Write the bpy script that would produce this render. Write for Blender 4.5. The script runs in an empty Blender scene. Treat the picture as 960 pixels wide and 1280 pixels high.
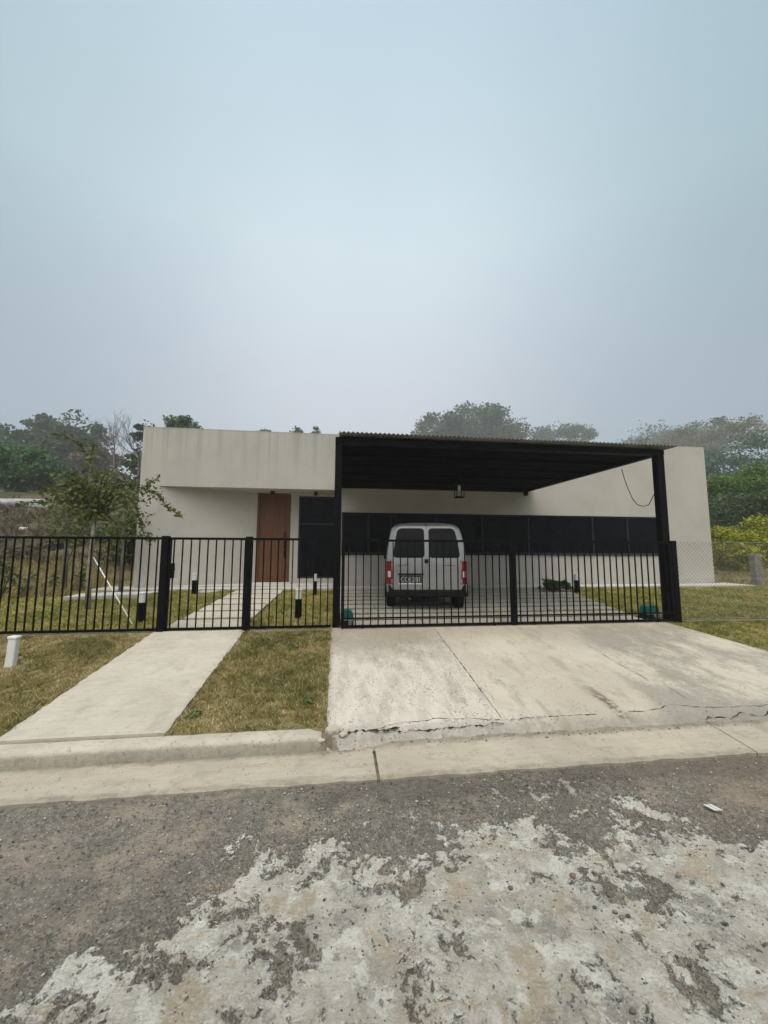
import bpy, bmesh, math, random
import numpy as np
from math import radians, sin, cos, pi
from mathutils import Vector, Matrix

S = bpy.context.scene
C = S.collection
rng = np.random.default_rng(11)
random.seed(5)

# ------------------------------------------------------------------ camera
H, F = 1.75, 481.0
PITCH, YAW, ROLL = radians(5.9), radians(7.1), radians(0.2)
_f = Vector((sin(YAW)*cos(PITCH), cos(YAW)*cos(PITCH), sin(PITCH)))
_r = Vector((cos(YAW), -sin(YAW), 0)); _u = _r.cross(_f)
_r2 = _r*cos(ROLL) + _u*sin(ROLL); _u2 = -_r*sin(ROLL) + _u*cos(ROLL)
EYE = Vector((0, 0, H))
def at(x, y, Y):                      # a point of the photograph at depth Y
    d = _r2*((x-480)/F) + _u2*((640-y)/F) + _f
    return EYE + d*(Y/d.y)
cam = bpy.data.cameras.new('camera'); cam_o = bpy.data.objects.new('camera', cam); C.objects.link(cam_o)
cam.sensor_fit = 'VERTICAL'; cam.sensor_height = 36; cam.lens = F/1280*36
cam.clip_start = 0.05; cam.clip_end = 3000
m = Matrix((_r2, _u2, -_f)).transposed().to_4x4(); m.translation = EYE
cam_o.matrix_world = m
S.camera = cam_o

# ------------------------------------------------------------------ materials
def smooth01(t): return t*t*(3-2*t)
class N:
    """small node-graph builder"""
    def __init__(s, name):
        s.m = bpy.data.materials.new(name); s.m.use_nodes = True
        s.t = s.m.node_tree; s.n = s.t.nodes; s.l = s.t.links
        s.n.clear()
        s.out = s.n.new('ShaderNodeOutputMaterial')
        s.bs = s.n.new('ShaderNodeBsdfPrincipled'); s.l.new(s.bs.outputs[0], s.out.inputs[0])
        s.tc = s.n.new('ShaderNodeTexCoord'); s.P = s.tc.outputs['Object']
        s.geo = None
    def world(s):
        g = s.n.new('ShaderNodeNewGeometry'); s.P = g.outputs['Position']; return s
    def put(s, sock, v):
        if isinstance(v, bpy.types.NodeSocket): s.l.new(v, sock)
        elif isinstance(v, (tuple, list)):
            sock.default_value = (*v, 1) if len(v) == 3 and sock.type == 'RGBA' else v
        else: sock.default_value = v
    def scaled(s, sc, off=(0, 0, 0)):
        n = s.n.new('ShaderNodeMapping'); s.l.new(s.P, n.inputs[0]); n.inputs['Scale'].default_value = sc; n.inputs['Location'].default_value = off
        return n.outputs[0]
    def noise(s, scale, detail=4, rough=.55, vec=None, dist=0):
        n = s.n.new('ShaderNodeTexNoise'); s.l.new(vec or s.P, n.inputs['Vector'])
        n.inputs['Scale'].default_value = scale; n.inputs['Detail'].default_value = detail; n.inputs['Roughness'].default_value = rough
        n.inputs['Distortion'].default_value = dist
        return n.outputs['Fac']
    def vor(s, scale, vec=None, feat='F1', out='Distance'):
        n = s.n.new('ShaderNodeTexVoronoi'); s.l.new(vec or s.P, n.inputs['Vector']); n.inputs['Scale'].default_value = scale; n.feature = feat
        return n.outputs[out]
    def ramp(s, v, a, b, lo=0., hi=1.):
        n = s.n.new('ShaderNodeMapRange'); n.interpolation_type = 'SMOOTHSTEP'
        s.put(n.inputs[0], v); n.inputs[1].default_value = a; n.inputs[2].default_value = b; n.inputs[3].default_value = lo; n.inputs[4].default_value = hi
        return n.outputs[0]
    def math(s, op, a, b=0., c=0.):
        n = s.n.new('ShaderNodeMath'); n.operation = op; s.put(n.inputs[0], a); s.put(n.inputs[1], b); s.put(n.inputs[2], c); return n.outputs[0]
    def mix(s, f, a, b, mode='MIX'):
        n = s.n.new('ShaderNodeMix'); n.data_type = 'RGBA'; n.blend_type = mode
        s.put(n.inputs[0], f); s.put(n.inputs[6], a); s.put(n.inputs[7], b); return n.outputs[2]
    def sep(s):
        n = s.n.new('ShaderNodeSeparateXYZ'); s.l.new(s.P, n.inputs[0]); return n.outputs
    def bump(s, h, strength=.3, dist=.01):
        n = s.n.new('ShaderNodeBump'); s.put(n.inputs['Height'], h); n.inputs['Strength'].default_value = strength; n.inputs['Distance'].default_value = dist
        s.l.new(n.outputs[0], s.bs.inputs['Normal'])
    def done(s, col, rough=.8, spec=.3, metal=0.):
        s.put(s.bs.inputs['Base Color'], col); s.put(s.bs.inputs['Roughness'], rough)
        s.bs.inputs['Specular IOR Level'].default_value = spec; s.bs.inputs['Metallic'].default_value = metal
        return s.m

M = {}
def simple(name, col, rough=.6, spec=.3, metal=0., var=.12, sc=6, bump=0, fine=60):
    k = N(name)
    n1 = k.noise(sc, 5); n2 = k.noise(fine, 3)
    d = tuple(c*(1-var) for c in col); b = tuple(min(1, c*(1+var)) for c in col)
    c = k.mix(k.ramp(n1, .3, .7), d, b)
    c = k.mix(k.ramp(n2, .3, .75, 0, .25), c, d)
    if bump: k.bump(n2, bump, .004)
    M[name] = k.done(c, k.ramp(n1, .2, .8, max(.03, rough-.08), min(1, rough+.08)), spec, metal)
    return M[name]

# render wall: cream paint with weather streaks below the parapet, dirt at the foot
k = N('wall_paint').world()
s1 = k.noise(1.0, 5, .6, k.scaled((5.5, 5.5, .22)))
s2 = k.noise(1.0, 4, .6, k.scaled((19, 19, .5), (3, 1, 2)))
big = k.noise(.8, 4); fine = k.noise(45, 4)
z = k.sep()[2]; X_ = k.sep()[0]
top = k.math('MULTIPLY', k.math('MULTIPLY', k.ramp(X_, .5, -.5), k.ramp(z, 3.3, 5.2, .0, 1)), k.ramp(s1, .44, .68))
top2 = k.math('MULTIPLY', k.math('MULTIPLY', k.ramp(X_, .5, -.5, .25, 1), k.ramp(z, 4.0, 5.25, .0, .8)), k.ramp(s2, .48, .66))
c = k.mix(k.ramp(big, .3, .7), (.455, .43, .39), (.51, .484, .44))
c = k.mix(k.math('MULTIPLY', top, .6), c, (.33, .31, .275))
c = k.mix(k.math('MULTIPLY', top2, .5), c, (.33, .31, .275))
crs = k.ramp(k.math('FRACT', k.math('MULTIPLY', z, 1.1)), .0, .02, .10, 0)
c = k.mix(crs, c, (.36, .33, .285))
foot = k.math('MULTIPLY', k.ramp(z, .75, 1.05, 1, 0), k.ramp(k.noise(5, 5), .35, .65))
blot = k.noise(2.3, 7, .68)
c = k.mix(k.ramp(blot, .48, .70, 0, .30), c, (.37, .345, .305))
c = k.mix(k.math('MULTIPLY', foot, .5), c, (.33, .29, .23))
c = k.mix(k.ramp(fine, .35, .75, 0, .10), c, (.42, .40, .36))
k.bump(fine, .25, .004)
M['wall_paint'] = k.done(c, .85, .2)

def concrete(name, lo, hi, dirt=(.2, .17, .12), pits=1., dirt_amt=.5, sc=1.2, joint=False):
    k = N(name).world()
    a = k.noise(sc, 6, .6); b = k.noise(9, 6, .65); f = k.noise(140, 3, .6)
    c = k.mix(k.ramp(a, .3, .7), lo, hi)
    c = k.mix(k.ramp(b, .48, .72, 0, .5), c, tuple(x*.72 for x in lo))
    st = k.noise(1, 5, .6, k.scaled((3.0, 1.2, 1), (4, 2, 0)))
    c = k.mix(k.math('MULTIPLY', k.ramp(st, .56, .74), dirt_amt), c, dirt)
    v = k.vor(30, feat='F1')
    p = k.math('MULTIPLY', k.ramp(v, .14, .30, 1, 0), k.ramp(k.noise(13, 5, .7), .50, .64))
    tr_ = k.noise(1, 6, .7, k.scaled((5, 26, 1), (1, 1, 0)))
    c = k.mix(k.ramp(tr_, .35, .7, 0, .35), c, tuple(x*.8 for x in lo))
    c = k.mix(k.math('MULTIPLY', p, .75*pits), c, (.07, .06, .05))
    c = k.mix(k.ramp(f, .4, .8, 0, .4), c, tuple(min(1, x*1.25) for x in hi))
    if joint:
        yy = k.math('ADD', k.sep()[1], k.math('MULTIPLY', k.math('SUBTRACT', k.noise(6, 7, .72), .5), .16))
        c = k.mix(k.math('MULTIPLY', k.ramp(yy, 3.49, 3.56), k.ramp(b, .3, .6, .9, .5)), c, (.17, .145, .11))
        c = k.mix(k.math('MULTIPLY', k.ramp(yy, 3.21, 3.15), k.ramp(b, .35, .6, .7, .2)), c, (.20, .175, .14))
        lg = k.noise(1, 7, .7, k.scaled((1.4, 9, 1), (3, 3, 0)))
        c = k.mix(k.ramp(lg, .54, .66, 0, .4), c, (.27, .235, .185))
    k.bump(k.math('ADD', k.math('MULTIPLY', b, .6), k.math('SUBTRACT', f, k.math('MULTIPLY', p, 1.2))), .5, .006)
    M[name] = k.done(c, .9, .15); return M[name]
concrete('path_concrete', (.44, .395, .325), (.57, .52, .44), pits=.6, dirt_amt=.5)
concrete('gutter_concrete', (.38, .335, .265), (.49, .435, .345), pits=.8, dirt_amt=.5, joint=True)
k = N('kerb_concrete').world()
X, Y, Z = k.sep()
a = k.noise(2.2, 6, .65); b = k.noise(14, 6, .7); f = k.noise(120, 3, .6)
c = k.mix(k.ramp(a, .35, .65), (.44, .40, .325), (.54, .495, .41))
c = k.mix(k.ramp(b, .5, .7, 0, .6), c, (.30, .265, .205))
gz = k.math('ADD', Z, k.math('MULTIPLY', k.math('SUBTRACT', k.noise(5, 6, .7), .5), .07))
c = k.mix(k.math('MULTIPLY', k.ramp(gz, .10, .135, 1, 0), k.ramp(b, .25, .6, .85, .45)), c, (.15, .135, .105))
v = k.vor(34); p = k.math('MULTIPLY', k.ramp(v, .12, .28, 1, 0), k.ramp(b, .48, .6))
c = k.mix(k.math('MULTIPLY', p, .7), c, (.09, .075, .06))
c = k.mix(k.ramp(f, .42, .8, 0, .35), c, (.62, .58, .50))
k.bump(k.math('ADD', b, k.math('SUBTRACT', f, p)), .6, .006)
M['kerb_concrete'] = k.done(c, .9, .12)
concrete('slab_concrete', (.46, .445, .41), (.58, .565, .53), pits=.3, dirt_amt=.25)
concrete('paver_concrete', (.37, .335, .285), (.48, .44, .375), pits=.5, dirt_amt=.3)
concrete('grey_concrete', (.22, .21, .19), (.32, .30, .27), pits=.6, dirt_amt=.5)

# driveway: three pours, worn, stained, broken along the lower edge
k = N('driveway_concrete').world()
X, Y, Z = k.sep()
wob = k.math('MULTIPLY', k.math('SUBTRACT', k.noise(2.2, 4), .5), .12)
xw = k.math('ADD', X, wob)
a = k.noise(.9, 6, .62); b = k.noise(6, 7, .65); f = k.noise(150, 3, .6)
n_d = k.noise(2.6, 7, .65)
str_ = k.noise(1, 7, .7, k.scaled((9, 2.2, 1), (6, 1, 0)))
left = k.mix(k.ramp(str_, .36, .62), (.50, .45, .39), (.63, .57, .50))
left = k.mix(k.math('MULTIPLY', k.ramp(k.math('ADD', Y, k.math('MULTIPLY', k.math('SUBTRACT', n_d, .5), 1.6)), 4.9, 5.8), k.ramp(a, .3, .55, .45, .9)), left, (.34, .29, .24))
mid = k.mix(k.ramp(a, .35, .65), (.47, .415, .335), (.58, .52, .43))
rn = k.math('ADD', k.noise(1.6, 8, .68, k.scaled((1, .6, 1))), k.math('MULTIPLY', k.math('SUBTRACT', k.noise(24, 6, .75), .5), .35))
right = k.mix(k.ramp(rn, .40, .60), (.33, .30, .255), (.56, .505, .415))
c = k.mix(k.ramp(X, 1.60, 1.63), left, mid)
xr = k.math('SUBTRACT', xw, k.math('MULTIPLY', k.math('SUBTRACT', Y, 5), .25))
c = k.mix(k.ramp(xr, 3.5, 3.75), c, right)
# tyre and mud stains, dragged along the slope
st = k.math('ADD', k.noise(1, 8, .72, k.scaled((7, 1.3, 1), (2, 5, 0))), k.math('MULTIPLY', k.math('SUBTRACT', k.noise(22, 5, .7), .5), .28))
c = k.mix(k.math('MULTIPLY', k.ramp(st, .60, .68, 0, .65), k.ramp(a, .40, .60)), c, (.24, .19, .13))
c = k.mix(k.math('MULTIPLY', k.ramp(k.math('ADD', k.noise(1, 8, .72, k.scaled((5, 2.0, 1), (0, 4, 0))), k.math('MULTIPLY', k.math('SUBTRACT', f, .5), .3)), .5, .66), .5), c, (.26, .225, .175))
# one long mud streak
dx = k.math('ABSOLUTE', k.math('SUBTRACT', xw, k.math('ADD', 2.86, k.math('MULTIPLY', k.math('SUBTRACT', Y, 3.8), .02))))
mk = k.math('MULTIPLY', k.ramp(dx, .03, .10, 1, 0), k.math('MULTIPLY', k.ramp(Y, 3.55, 3.7), k.ramp(Y, 4.0, 4.35, 1, 0)))
c = k.mix(k.math('MULTIPLY', mk, k.ramp(k.noise(16, 6, .75), .40, .56, .0, 1)), c, (.16, .125, .085))
# darker worn strip at top by the gate
c = k.mix(k.math('MULTIPLY', k.ramp(Y, 5.6, 6.2), k.ramp(a, .3, .6, .2, .55)), c, (.33, .27, .19))
# broken lower lip
lip = k.math('MULTIPLY', k.ramp(k.math('ADD', Y, k.math('MULTIPLY', k.math('SUBTRACT', b, .5), .25)), 3.62, 3.76, 1, 0), k.ramp(k.noise(12, 5), .3, .6, .55, 1))
c = k.mix(k.math('MULTIPLY', lip, .7), c, (.24, .225, .195))
v = k.vor(30)
cl = k.math('ADD', k.noise(4.5, 6, .7), k.ramp(X, 1.5, 1.75, .05, -.02))
p = k.math('MULTIPLY', k.ramp(v, .13, .31, 1, 0), k.ramp(cl, .47, .60))
c = k.mix(k.math('MULTIPLY', p, .75), c, (.10, .08, .06))
v3 = k.vor(62)
p3 = k.math('MULTIPLY', k.ramp(v3, .15, .34, 1, 0), k.ramp(k.noise(8, 6, .7), .46, .6))
c = k.mix(k.math('MULTIPLY', p3, .55), c, (.12, .10, .08))
c = k.mix(k.ramp(f, .42, .8, 0, .35), c, (.66, .62, .54))
k.bump(k.math('ADD', k.math('MULTIPLY', b, .8), k.math('SUBTRACT', f, k.math('MULTIPLY', p, 1.3))), .6, .008)
M['driveway_concrete'] = k.done(c, .9, .12)

# road: dark gravelly skin worn through to a pale lime crust
k = N('road_surface').world()
X, Y, Z = k.sep()
wv = k.n.new('ShaderNodeTexNoise'); k.l.new(k.P, wv.inputs['Vector']); wv.inputs['Scale'].default_value = 5; wv.inputs['Detail'].default_value = 5
wm = k.n.new('ShaderNodeVectorMath'); wm.operation = 'MULTIPLY_ADD'; k.l.new(wv.outputs['Color'], wm.inputs[0]); wm.inputs[1].default_value = (.11, .11, 0); k.l.new(k.P, wm.inputs[2])
W = wm.outputs[0]
n_big = k.noise(1.5, 8, .62, W); n_mid = k.noise(4.2, 9, .66, W); n_f = k.noise(24, 8, .72, W); n_ff = k.noise(120, 5, .75)
yb = k.n.new('ShaderNodeValToRGB'); k.l.new(k.ramp(X, -1.6, 3.2, 0, 1), yb.inputs[0])
# worn edge of the crust across the road (X from -1.6 to 3.2, stored as Y/4)
yb.inputs[0].default_value = 0
for l_ in list(yb.inputs[0].links): k.l.remove(l_)
k.l.new(k.math('DIVIDE', k.math('ADD', X, 1.6), 4.8), yb.inputs[0])
er_ = yb.color_ramp.elements; pts_ = [(-1.6, 1.55), (-1.1, 1.88), (-.78, 2.02), (-.60, 2.42), (-.1, 2.56), (.75, 2.54), (1.3, 2.72), (1.9, 2.74), (2.35, 2.35), (3.2, 2.1)]
er_[0].position = 0; er_[1].position = 1
for i_, (px_, py_) in enumerate(pts_):
    e_ = er_[0] if i_ == 0 else (er_[-1] if i_ == len(pts_)-1 else er_.new((px_+1.6)/4.8))
    e_.color = (py_/4,)*3+(1,)
field = k.math('MULTIPLY', k.math('SUBTRACT', k.math('MULTIPLY', yb.outputs[0], 4.0), Y), .62)
field = k.math('MINIMUM', field, .22)
field = k.math('ADD', field, k.math('MULTIPLY', k.math('SUBTRACT', n_big, .5), 1.15))
field = k.math('ADD', field, k.math('MULTIPLY', k.math('SUBTRACT', n_mid, .5), 1.25))
field = k.math('ADD', field, k.math('MULTIPLY', k.math('SUBTRACT', n_f, .5), .75))
n_g = k.noise(58, 6, .72, W)
field = k.math('ADD', field, k.math('MULTIPLY', k.math('SUBTRACT', n_g, .5), .30))
crust = k.math('MAXIMUM', k.ramp(field, .02, .10), k.math('MULTIPLY', k.ramp(field, -.30, .03), k.ramp(n_g, .50, .60, 0, .8)))
soft = k.math('MULTIPLY', k.ramp(k.math('ADD', field, k.math('MULTIPLY', k.math('SUBTRACT', n_g, .5), .5)), -.32, .36), 1.0)
crust_h = crust
crust = k.math('ADD', k.math('MULTIPLY', crust, .58), k.math('MULTIPLY', soft, .42))
vc = k.n.new('ShaderNodeTexVoronoi'); k.l.new(k.P, vc.inputs['Vector']); vc.inputs['Scale'].default_value = 62
sepc = k.n.new('ShaderNodeSeparateColor'); k.l.new(vc.outputs['Color'], sepc.inputs[0]); vr, vg = sepc.outputs[0], sepc.outputs[1]; vd = vc.outputs['Distance']
blob = k.ramp(vd, .22, .40, 1, 0)
dark = k.mix(k.ramp(n_f, .32, .68), (.18, .158, .134), (.30, .268, .228))
dark = k.mix(k.ramp(k.noise(2.4, 7, .68, W), .47, .62, 0, .8), dark, (.38, .315, .245))
dark = k.mix(k.ramp(k.noise(3.1, 7, .7, k.scaled((1, 1.6, 1), (7, 7, 0))), .52, .64, 0, .6), dark, (.17, .152, .132))
dark = k.mix(k.math('MULTIPLY', k.math('MULTIPLY', blob, k.ramp(vr, .74, .80)), .85), dark, (.47, .435, .38))
dark = k.mix(k.math('MULTIPLY', k.math('MULTIPLY', blob, k.ramp(vr, .26, .20)), .85), dark, (.045, .04, .035))
pale = k.mix(k.ramp(n_mid, .40, .62), (.36, .33, .275), (.54, .51, .445))
pale = k.mix(k.ramp(k.noise(6, 8, .7, k.scaled((1, 1, 1), (2, 9, 0))), .53, .58, 0, .75), pale, (.66, .64, .575))
pale = k.mix(k.ramp(k.noise(3.6, 8, .7, k.scaled((1, 1, 1), (4, 8, 0))), .50, .60, 0, .85), pale, (.40, .33, .24))
pale = k.mix(k.ramp(k.noise(2.9, 9, .72, k.scaled((1, 1, 1), (9, 3, 0))), .55, .60, 0, .85), pale, (.27, .255, .225))
pale = k.mix(k.ramp(n_f, .56, .70, 0, .5), pale, (.75, .74, .69))
pale = k.mix(k.ramp(n_f, .42, .30, 0, .55), pale, (.26, .235, .19))
pale = k.mix(k.math('MULTIPLY', k.math('MULTIPLY', blob, k.ramp(vg, .16, .12)), k.ramp(k.noise(6, 5, .7), .42, .58, .2, 1)), pale, (.075, .062, .05))
v2 = k.vor(27)
pale = k.mix(k.math('MULTIPLY', k.ramp(v2, .10, .2, .85, 0), k.ramp(k.noise(5, 6, .72), .52, .6)), pale, (.085, .07, .055))
c = k.mix(crust, dark, pale)
rim_in = k.math('MULTIPLY', k.ramp(field, .06, .10), k.ramp(field, .10, .20, 1, 0))
c = k.mix(k.math('MULTIPLY', rim_in, k.ramp(n_mid, .35, .6, .2, .75)), c, (.72, .70, .64))
rim = k.math('MULTIPLY', k.ramp(field, -.01, .035), k.ramp(field, .04, .065, 1, 0))  # relief shadow and crevice dirt of the crust edge, painted as a dark line
c = k.mix(k.math('MULTIPLY', rim, k.ramp(k.noise(3, 4), .46, .64, 0, .6)), c, (.10, .088, .07))
# brown earth washed in along the gutter at the right
er = k.math('MULTIPLY', k.ramp(k.math('ADD', X, k.math('MULTIPLY', k.math('SUBTRACT', n_mid, .5), 2.2)), 2.1, 3.4), k.ramp(Y, 2.0, 2.7))
c = k.mix(k.math('MULTIPLY', er, .75), c, k.mix(k.ramp(n_f, .3, .7), (.21, .165, .12), (.36, .30, .225)))
# a dark gritty band along the gutter
gb = k.math('MULTIPLY', k.ramp(k.math('ADD', Y, k.math('MULTIPLY', k.math('SUBTRACT', n_mid, .5), .8)), 2.75, 3.0), k.ramp(X, -.6, .2))
c = k.mix(k.math('MULTIPLY', gb, .55), c, (.13, .115, .098))
c = k.mix(k.ramp(n_ff, .55, .75, 0, .5), c, k.mix(crust, (.42, .39, .34), (.80, .79, .74)))
c = k.mix(k.ramp(n_ff, .45, .25, 0, .55), c, k.mix(crust, (.06, .053, .046), (.22, .20, .165)))
hgt_ = k.math('ADD', k.math('MULTIPLY', n_f, .9), k.math('SUBTRACT', k.math('MULTIPLY', n_ff, .6), k.math('MULTIPLY', vd, .5)))
k.bump(hgt_, .8, .012)
dn = k.n.new('ShaderNodeDisplacement'); dn.inputs['Midlevel'].default_value = 0; dn.inputs['Scale'].default_value = 1
k.put(dn.inputs['Height'], k.math('ADD', k.math('MULTIPLY', crust_h, .009), k.math('MULTIPLY', k.math('SUBTRACT', n_f, .5), .016)))
k.l.new(dn.outputs[0], k.out.inputs['Displacement'])
M['road_surface'] = k.done(c, .92, .12); k.m.displacement_method = 'BOTH'

# ground sheet
k = N('ground_turf').world()
X, Y, Z = k.sep()
a = k.noise(.9, 6, .62); b = k.noise(6, 6, .65); f = k.noise(70, 4, .7)
c = k.mix(k.ramp(a, .38, .62), (.25, .20, .09), (.35, .28, .14))
c = k.mix(k.ramp(b, .45, .66, 0, .7), c, (.13, .125, .04))
c = k.mix(k.ramp(f, .35, .7, 0, .5), c, (.09, .07, .035))
hill = k.mix(k.ramp(k.noise(.35, 6, .6), .4, .6), (.15, .115, .075), (.075, .075, .04))
hill = k.mix(k.ramp(b, .45, .7, 0, .6), hill, (.05, .045, .028))
c = k.mix(k.ramp(Y, 11.5, 15), c, hill)
k.bump(k.math('ADD', b, f), .8, .03)
M['ground_turf'] = k.done(c, .95, .05)

simple('soil', (.21, .175, .13), .95, .05, var=.3, sc=12, bump=.6)
simple('mesh_wire', (.17, .165, .155), .6, .3, .3)
simple('frame_grey', (.022, .023, .027), .5, .25)
simple('plate_letter', (.5, .5, .5), .5, .2)
simple('joint_soil', (.045, .038, .022), 1, .0, var=.3, sc=12)
simple('black_metal', (.0022, .0022, .0028), .55, .10, var=.25)
simple('navy_metal', (.001, .0015, .003), .7, .03, var=.2)
simple('corrugated_zinc', (.16, .155, .145), .55, .3, .4, var=.3, sc=2)
simple('van_silver', (.37, .37, .368), .34, .5, .5, var=.05)
simple('black_plastic', (.008, .008, .009), .6, .2, var=.2)
simple('rubber', (.012, .012, .012), .85, .2, var=.2)
simple('rim_steel', (.22, .22, .23), .4, .4, .6)
simple('white_plastic', (.72, .73, .72), .45, .4, var=.05)
simple('off_white_lamp', (.72, .72, .70), .4, .4, var=.05)
simple('teal_plastic', (.005, .125, .10), .45, .35, var=.25)
simple('grey_plastic', (.20, .20, .20), .5, .3)
simple('red_lens', (.20, .006, .010), .15, .5, var=.1)
simple('clear_lens', (.65, .55, .55), .15, .5, var=.1)
simple('plate_black', (.07, .07, .072), .4, .4, var=.2)
simple('plate_white', (.78, .78, .77), .4, .4, var=.04)
simple('galvanised', (.36, .36, .35), .5, .4, .5)
simple('cable_black', (.03, .028, .026), .7, .2)
simple('rope_white', (.72, .71, .67), .8, .1)
simple('weathered_post', (.22, .21, .195), .9, .1, var=.25, sc=8, bump=.5)
simple('white_wall', (.40, .40, .40), .85, .1, var=.12, sc=1)
simple('bark', (.085, .068, .05), .95, .05, var=.35, sc=5, bump=.8)
simple('pale_bark', (.30, .26, .205), .95, .05, var=.3, sc=8, bump=.8)
simple('grey_bark', (.17, .15, .135), .95, .05, var=.25, sc=4)
simple('stone_grey', (.19, .175, .155), .9, .1, var=.35, sc=30, bump=.5)
simple('stone_brown', (.13, .105, .085), .9, .1, var=.35, sc=30, bump=.5)
simple('stone_red', (.22, .125, .09), .9, .1, var=.3, sc=30, bump=.5)
simple('stone_pale', (.48, .455, .40), .9, .1, var=.2, sc=30, bump=.5)
simple('paper', (.58, .57, .54), .7, .2, var=.05)
simple('crack_dark', (.04, .033, .026), 1, .0, var=.3, sc=20)

def glass(name, col, rough=.06, spec=.35):
    k = N(name); n = k.noise(1.5, 2)
    M[name] = k.done(k.mix(k.ramp(n, .3, .7), col, tuple(x*1.6 for x in col)), rough, spec)
glass('dark_glass', (.0015, .0022, .0045), .03, .12)
glass('van_glass', (.003, .0045, .005), .05, .15)
glass('lantern_glass', (.03, .032, .034), .1, .5)

# door wood: vertical grain, boards
k = N('door_wood').world()
g = k.noise(1, 6, .65, k.scaled((70, 70, 2.2))); g2 = k.noise(1, 4, .6, k.scaled((14, 14, .8)))
c = k.mix(k.ramp(g, .3, .7), (.09, .039, .016), (.175, .076, .031))
c = k.mix(k.ramp(g2, .45, .7, 0, .5), c, (.06, .026, .012))
k.bump(g, .25, .002); M['door_wood'] = k.done(c, .5, .3)

def leaf(name, cols, trans=.25):
    """three leaf colours chosen by a random per-leaf attribute"""
    k = N(name)
    a = k.n.new('ShaderNodeAttribute'); a.attribute_name = 'tint'
    r = k.n.new('ShaderNodeValToRGB'); k.l.new(a.outputs['Fac'], r.inputs[0])
    e = r.color_ramp.elements; e[0].position = 0; e[0].color = (*cols[0], 1); e[1].position = 1; e[1].color = (*cols[-1], 1)
    for i, cc in enumerate(cols[1:-1]):
        x = e.new((i+1)/(len(cols)-1)); x.color = (*cc, 1)
    k.put(k.bs.inputs['Base Color'], r.outputs[0]); k.bs.inputs['Roughness'].default_value = .6; k.bs.inputs['Specular IOR Level'].default_value = .25
    tr = k.n.new('ShaderNodeBsdfTranslucent'); k.l.new(r.outputs[0], tr.inputs[0])
    mx = k.n.new('ShaderNodeMixShader'); mx.inputs[0].default_value = trans
    k.l.new(k.bs.outputs[0], mx.inputs[1]); k.l.new(tr.outputs[0], mx.inputs[2]); k.l.new(mx.outputs[0], k.out.inputs[0])
    M[name] = k.m
leaf('leaf_dark', [(0.035, 0.058, 0.028), (0.067, 0.108, 0.044), (0.119, 0.160, 0.062)])
leaf('leaf_mid', [(0.048, 0.108, 0.040), (0.096, 0.186, 0.063), (0.163, 0.264, 0.083)])
leaf('leaf_bluegreen', [(0.040, 0.085, 0.052), (0.077, 0.146, 0.079), (0.138, 0.216, 0.107)])
leaf('leaf_bright', [(0.067, 0.127, 0.024), (0.127, 0.217, 0.036), (0.196, 0.284, 0.054)])
leaf('leaf_yellow', [(0.148, 0.175, 0.018), (0.332, 0.350, 0.026), (0.578, 0.525, 0.040)])
leaf('leaf_gold', [(.075, .085, .035), (.15, .14, .055), (.25, .205, .085)])
leaf('leaf_olive', [(0.056, 0.075, 0.022), (0.119, 0.144, 0.036), (0.213, 0.225, 0.066)])
leaf('leaf_brown', [(0.080, 0.063, 0.045), (0.136, 0.105, 0.069), (0.192, 0.158, 0.090)])
leaf('grass_mix', [(.13, .135, .035), (.23, .205, .065), (.36, .295, .115), (.50, .40, .20), (.64, .53, .31)], .2)
leaf('grass_lawn', [(.15, .18, .033), (.27, .28, .055), (.42, .385, .09), (.56, .47, .145), (.66, .56, .22)], .2)
leaf('grass_dry', [(0.180, 0.154, 0.052), (0.330, 0.266, 0.111), (0.495, 0.385, 0.182)], .2)
leaf('weed_leaf', [(.09, .13, .04), (.13, .18, .055), (.18, .23, .08)])

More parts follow.
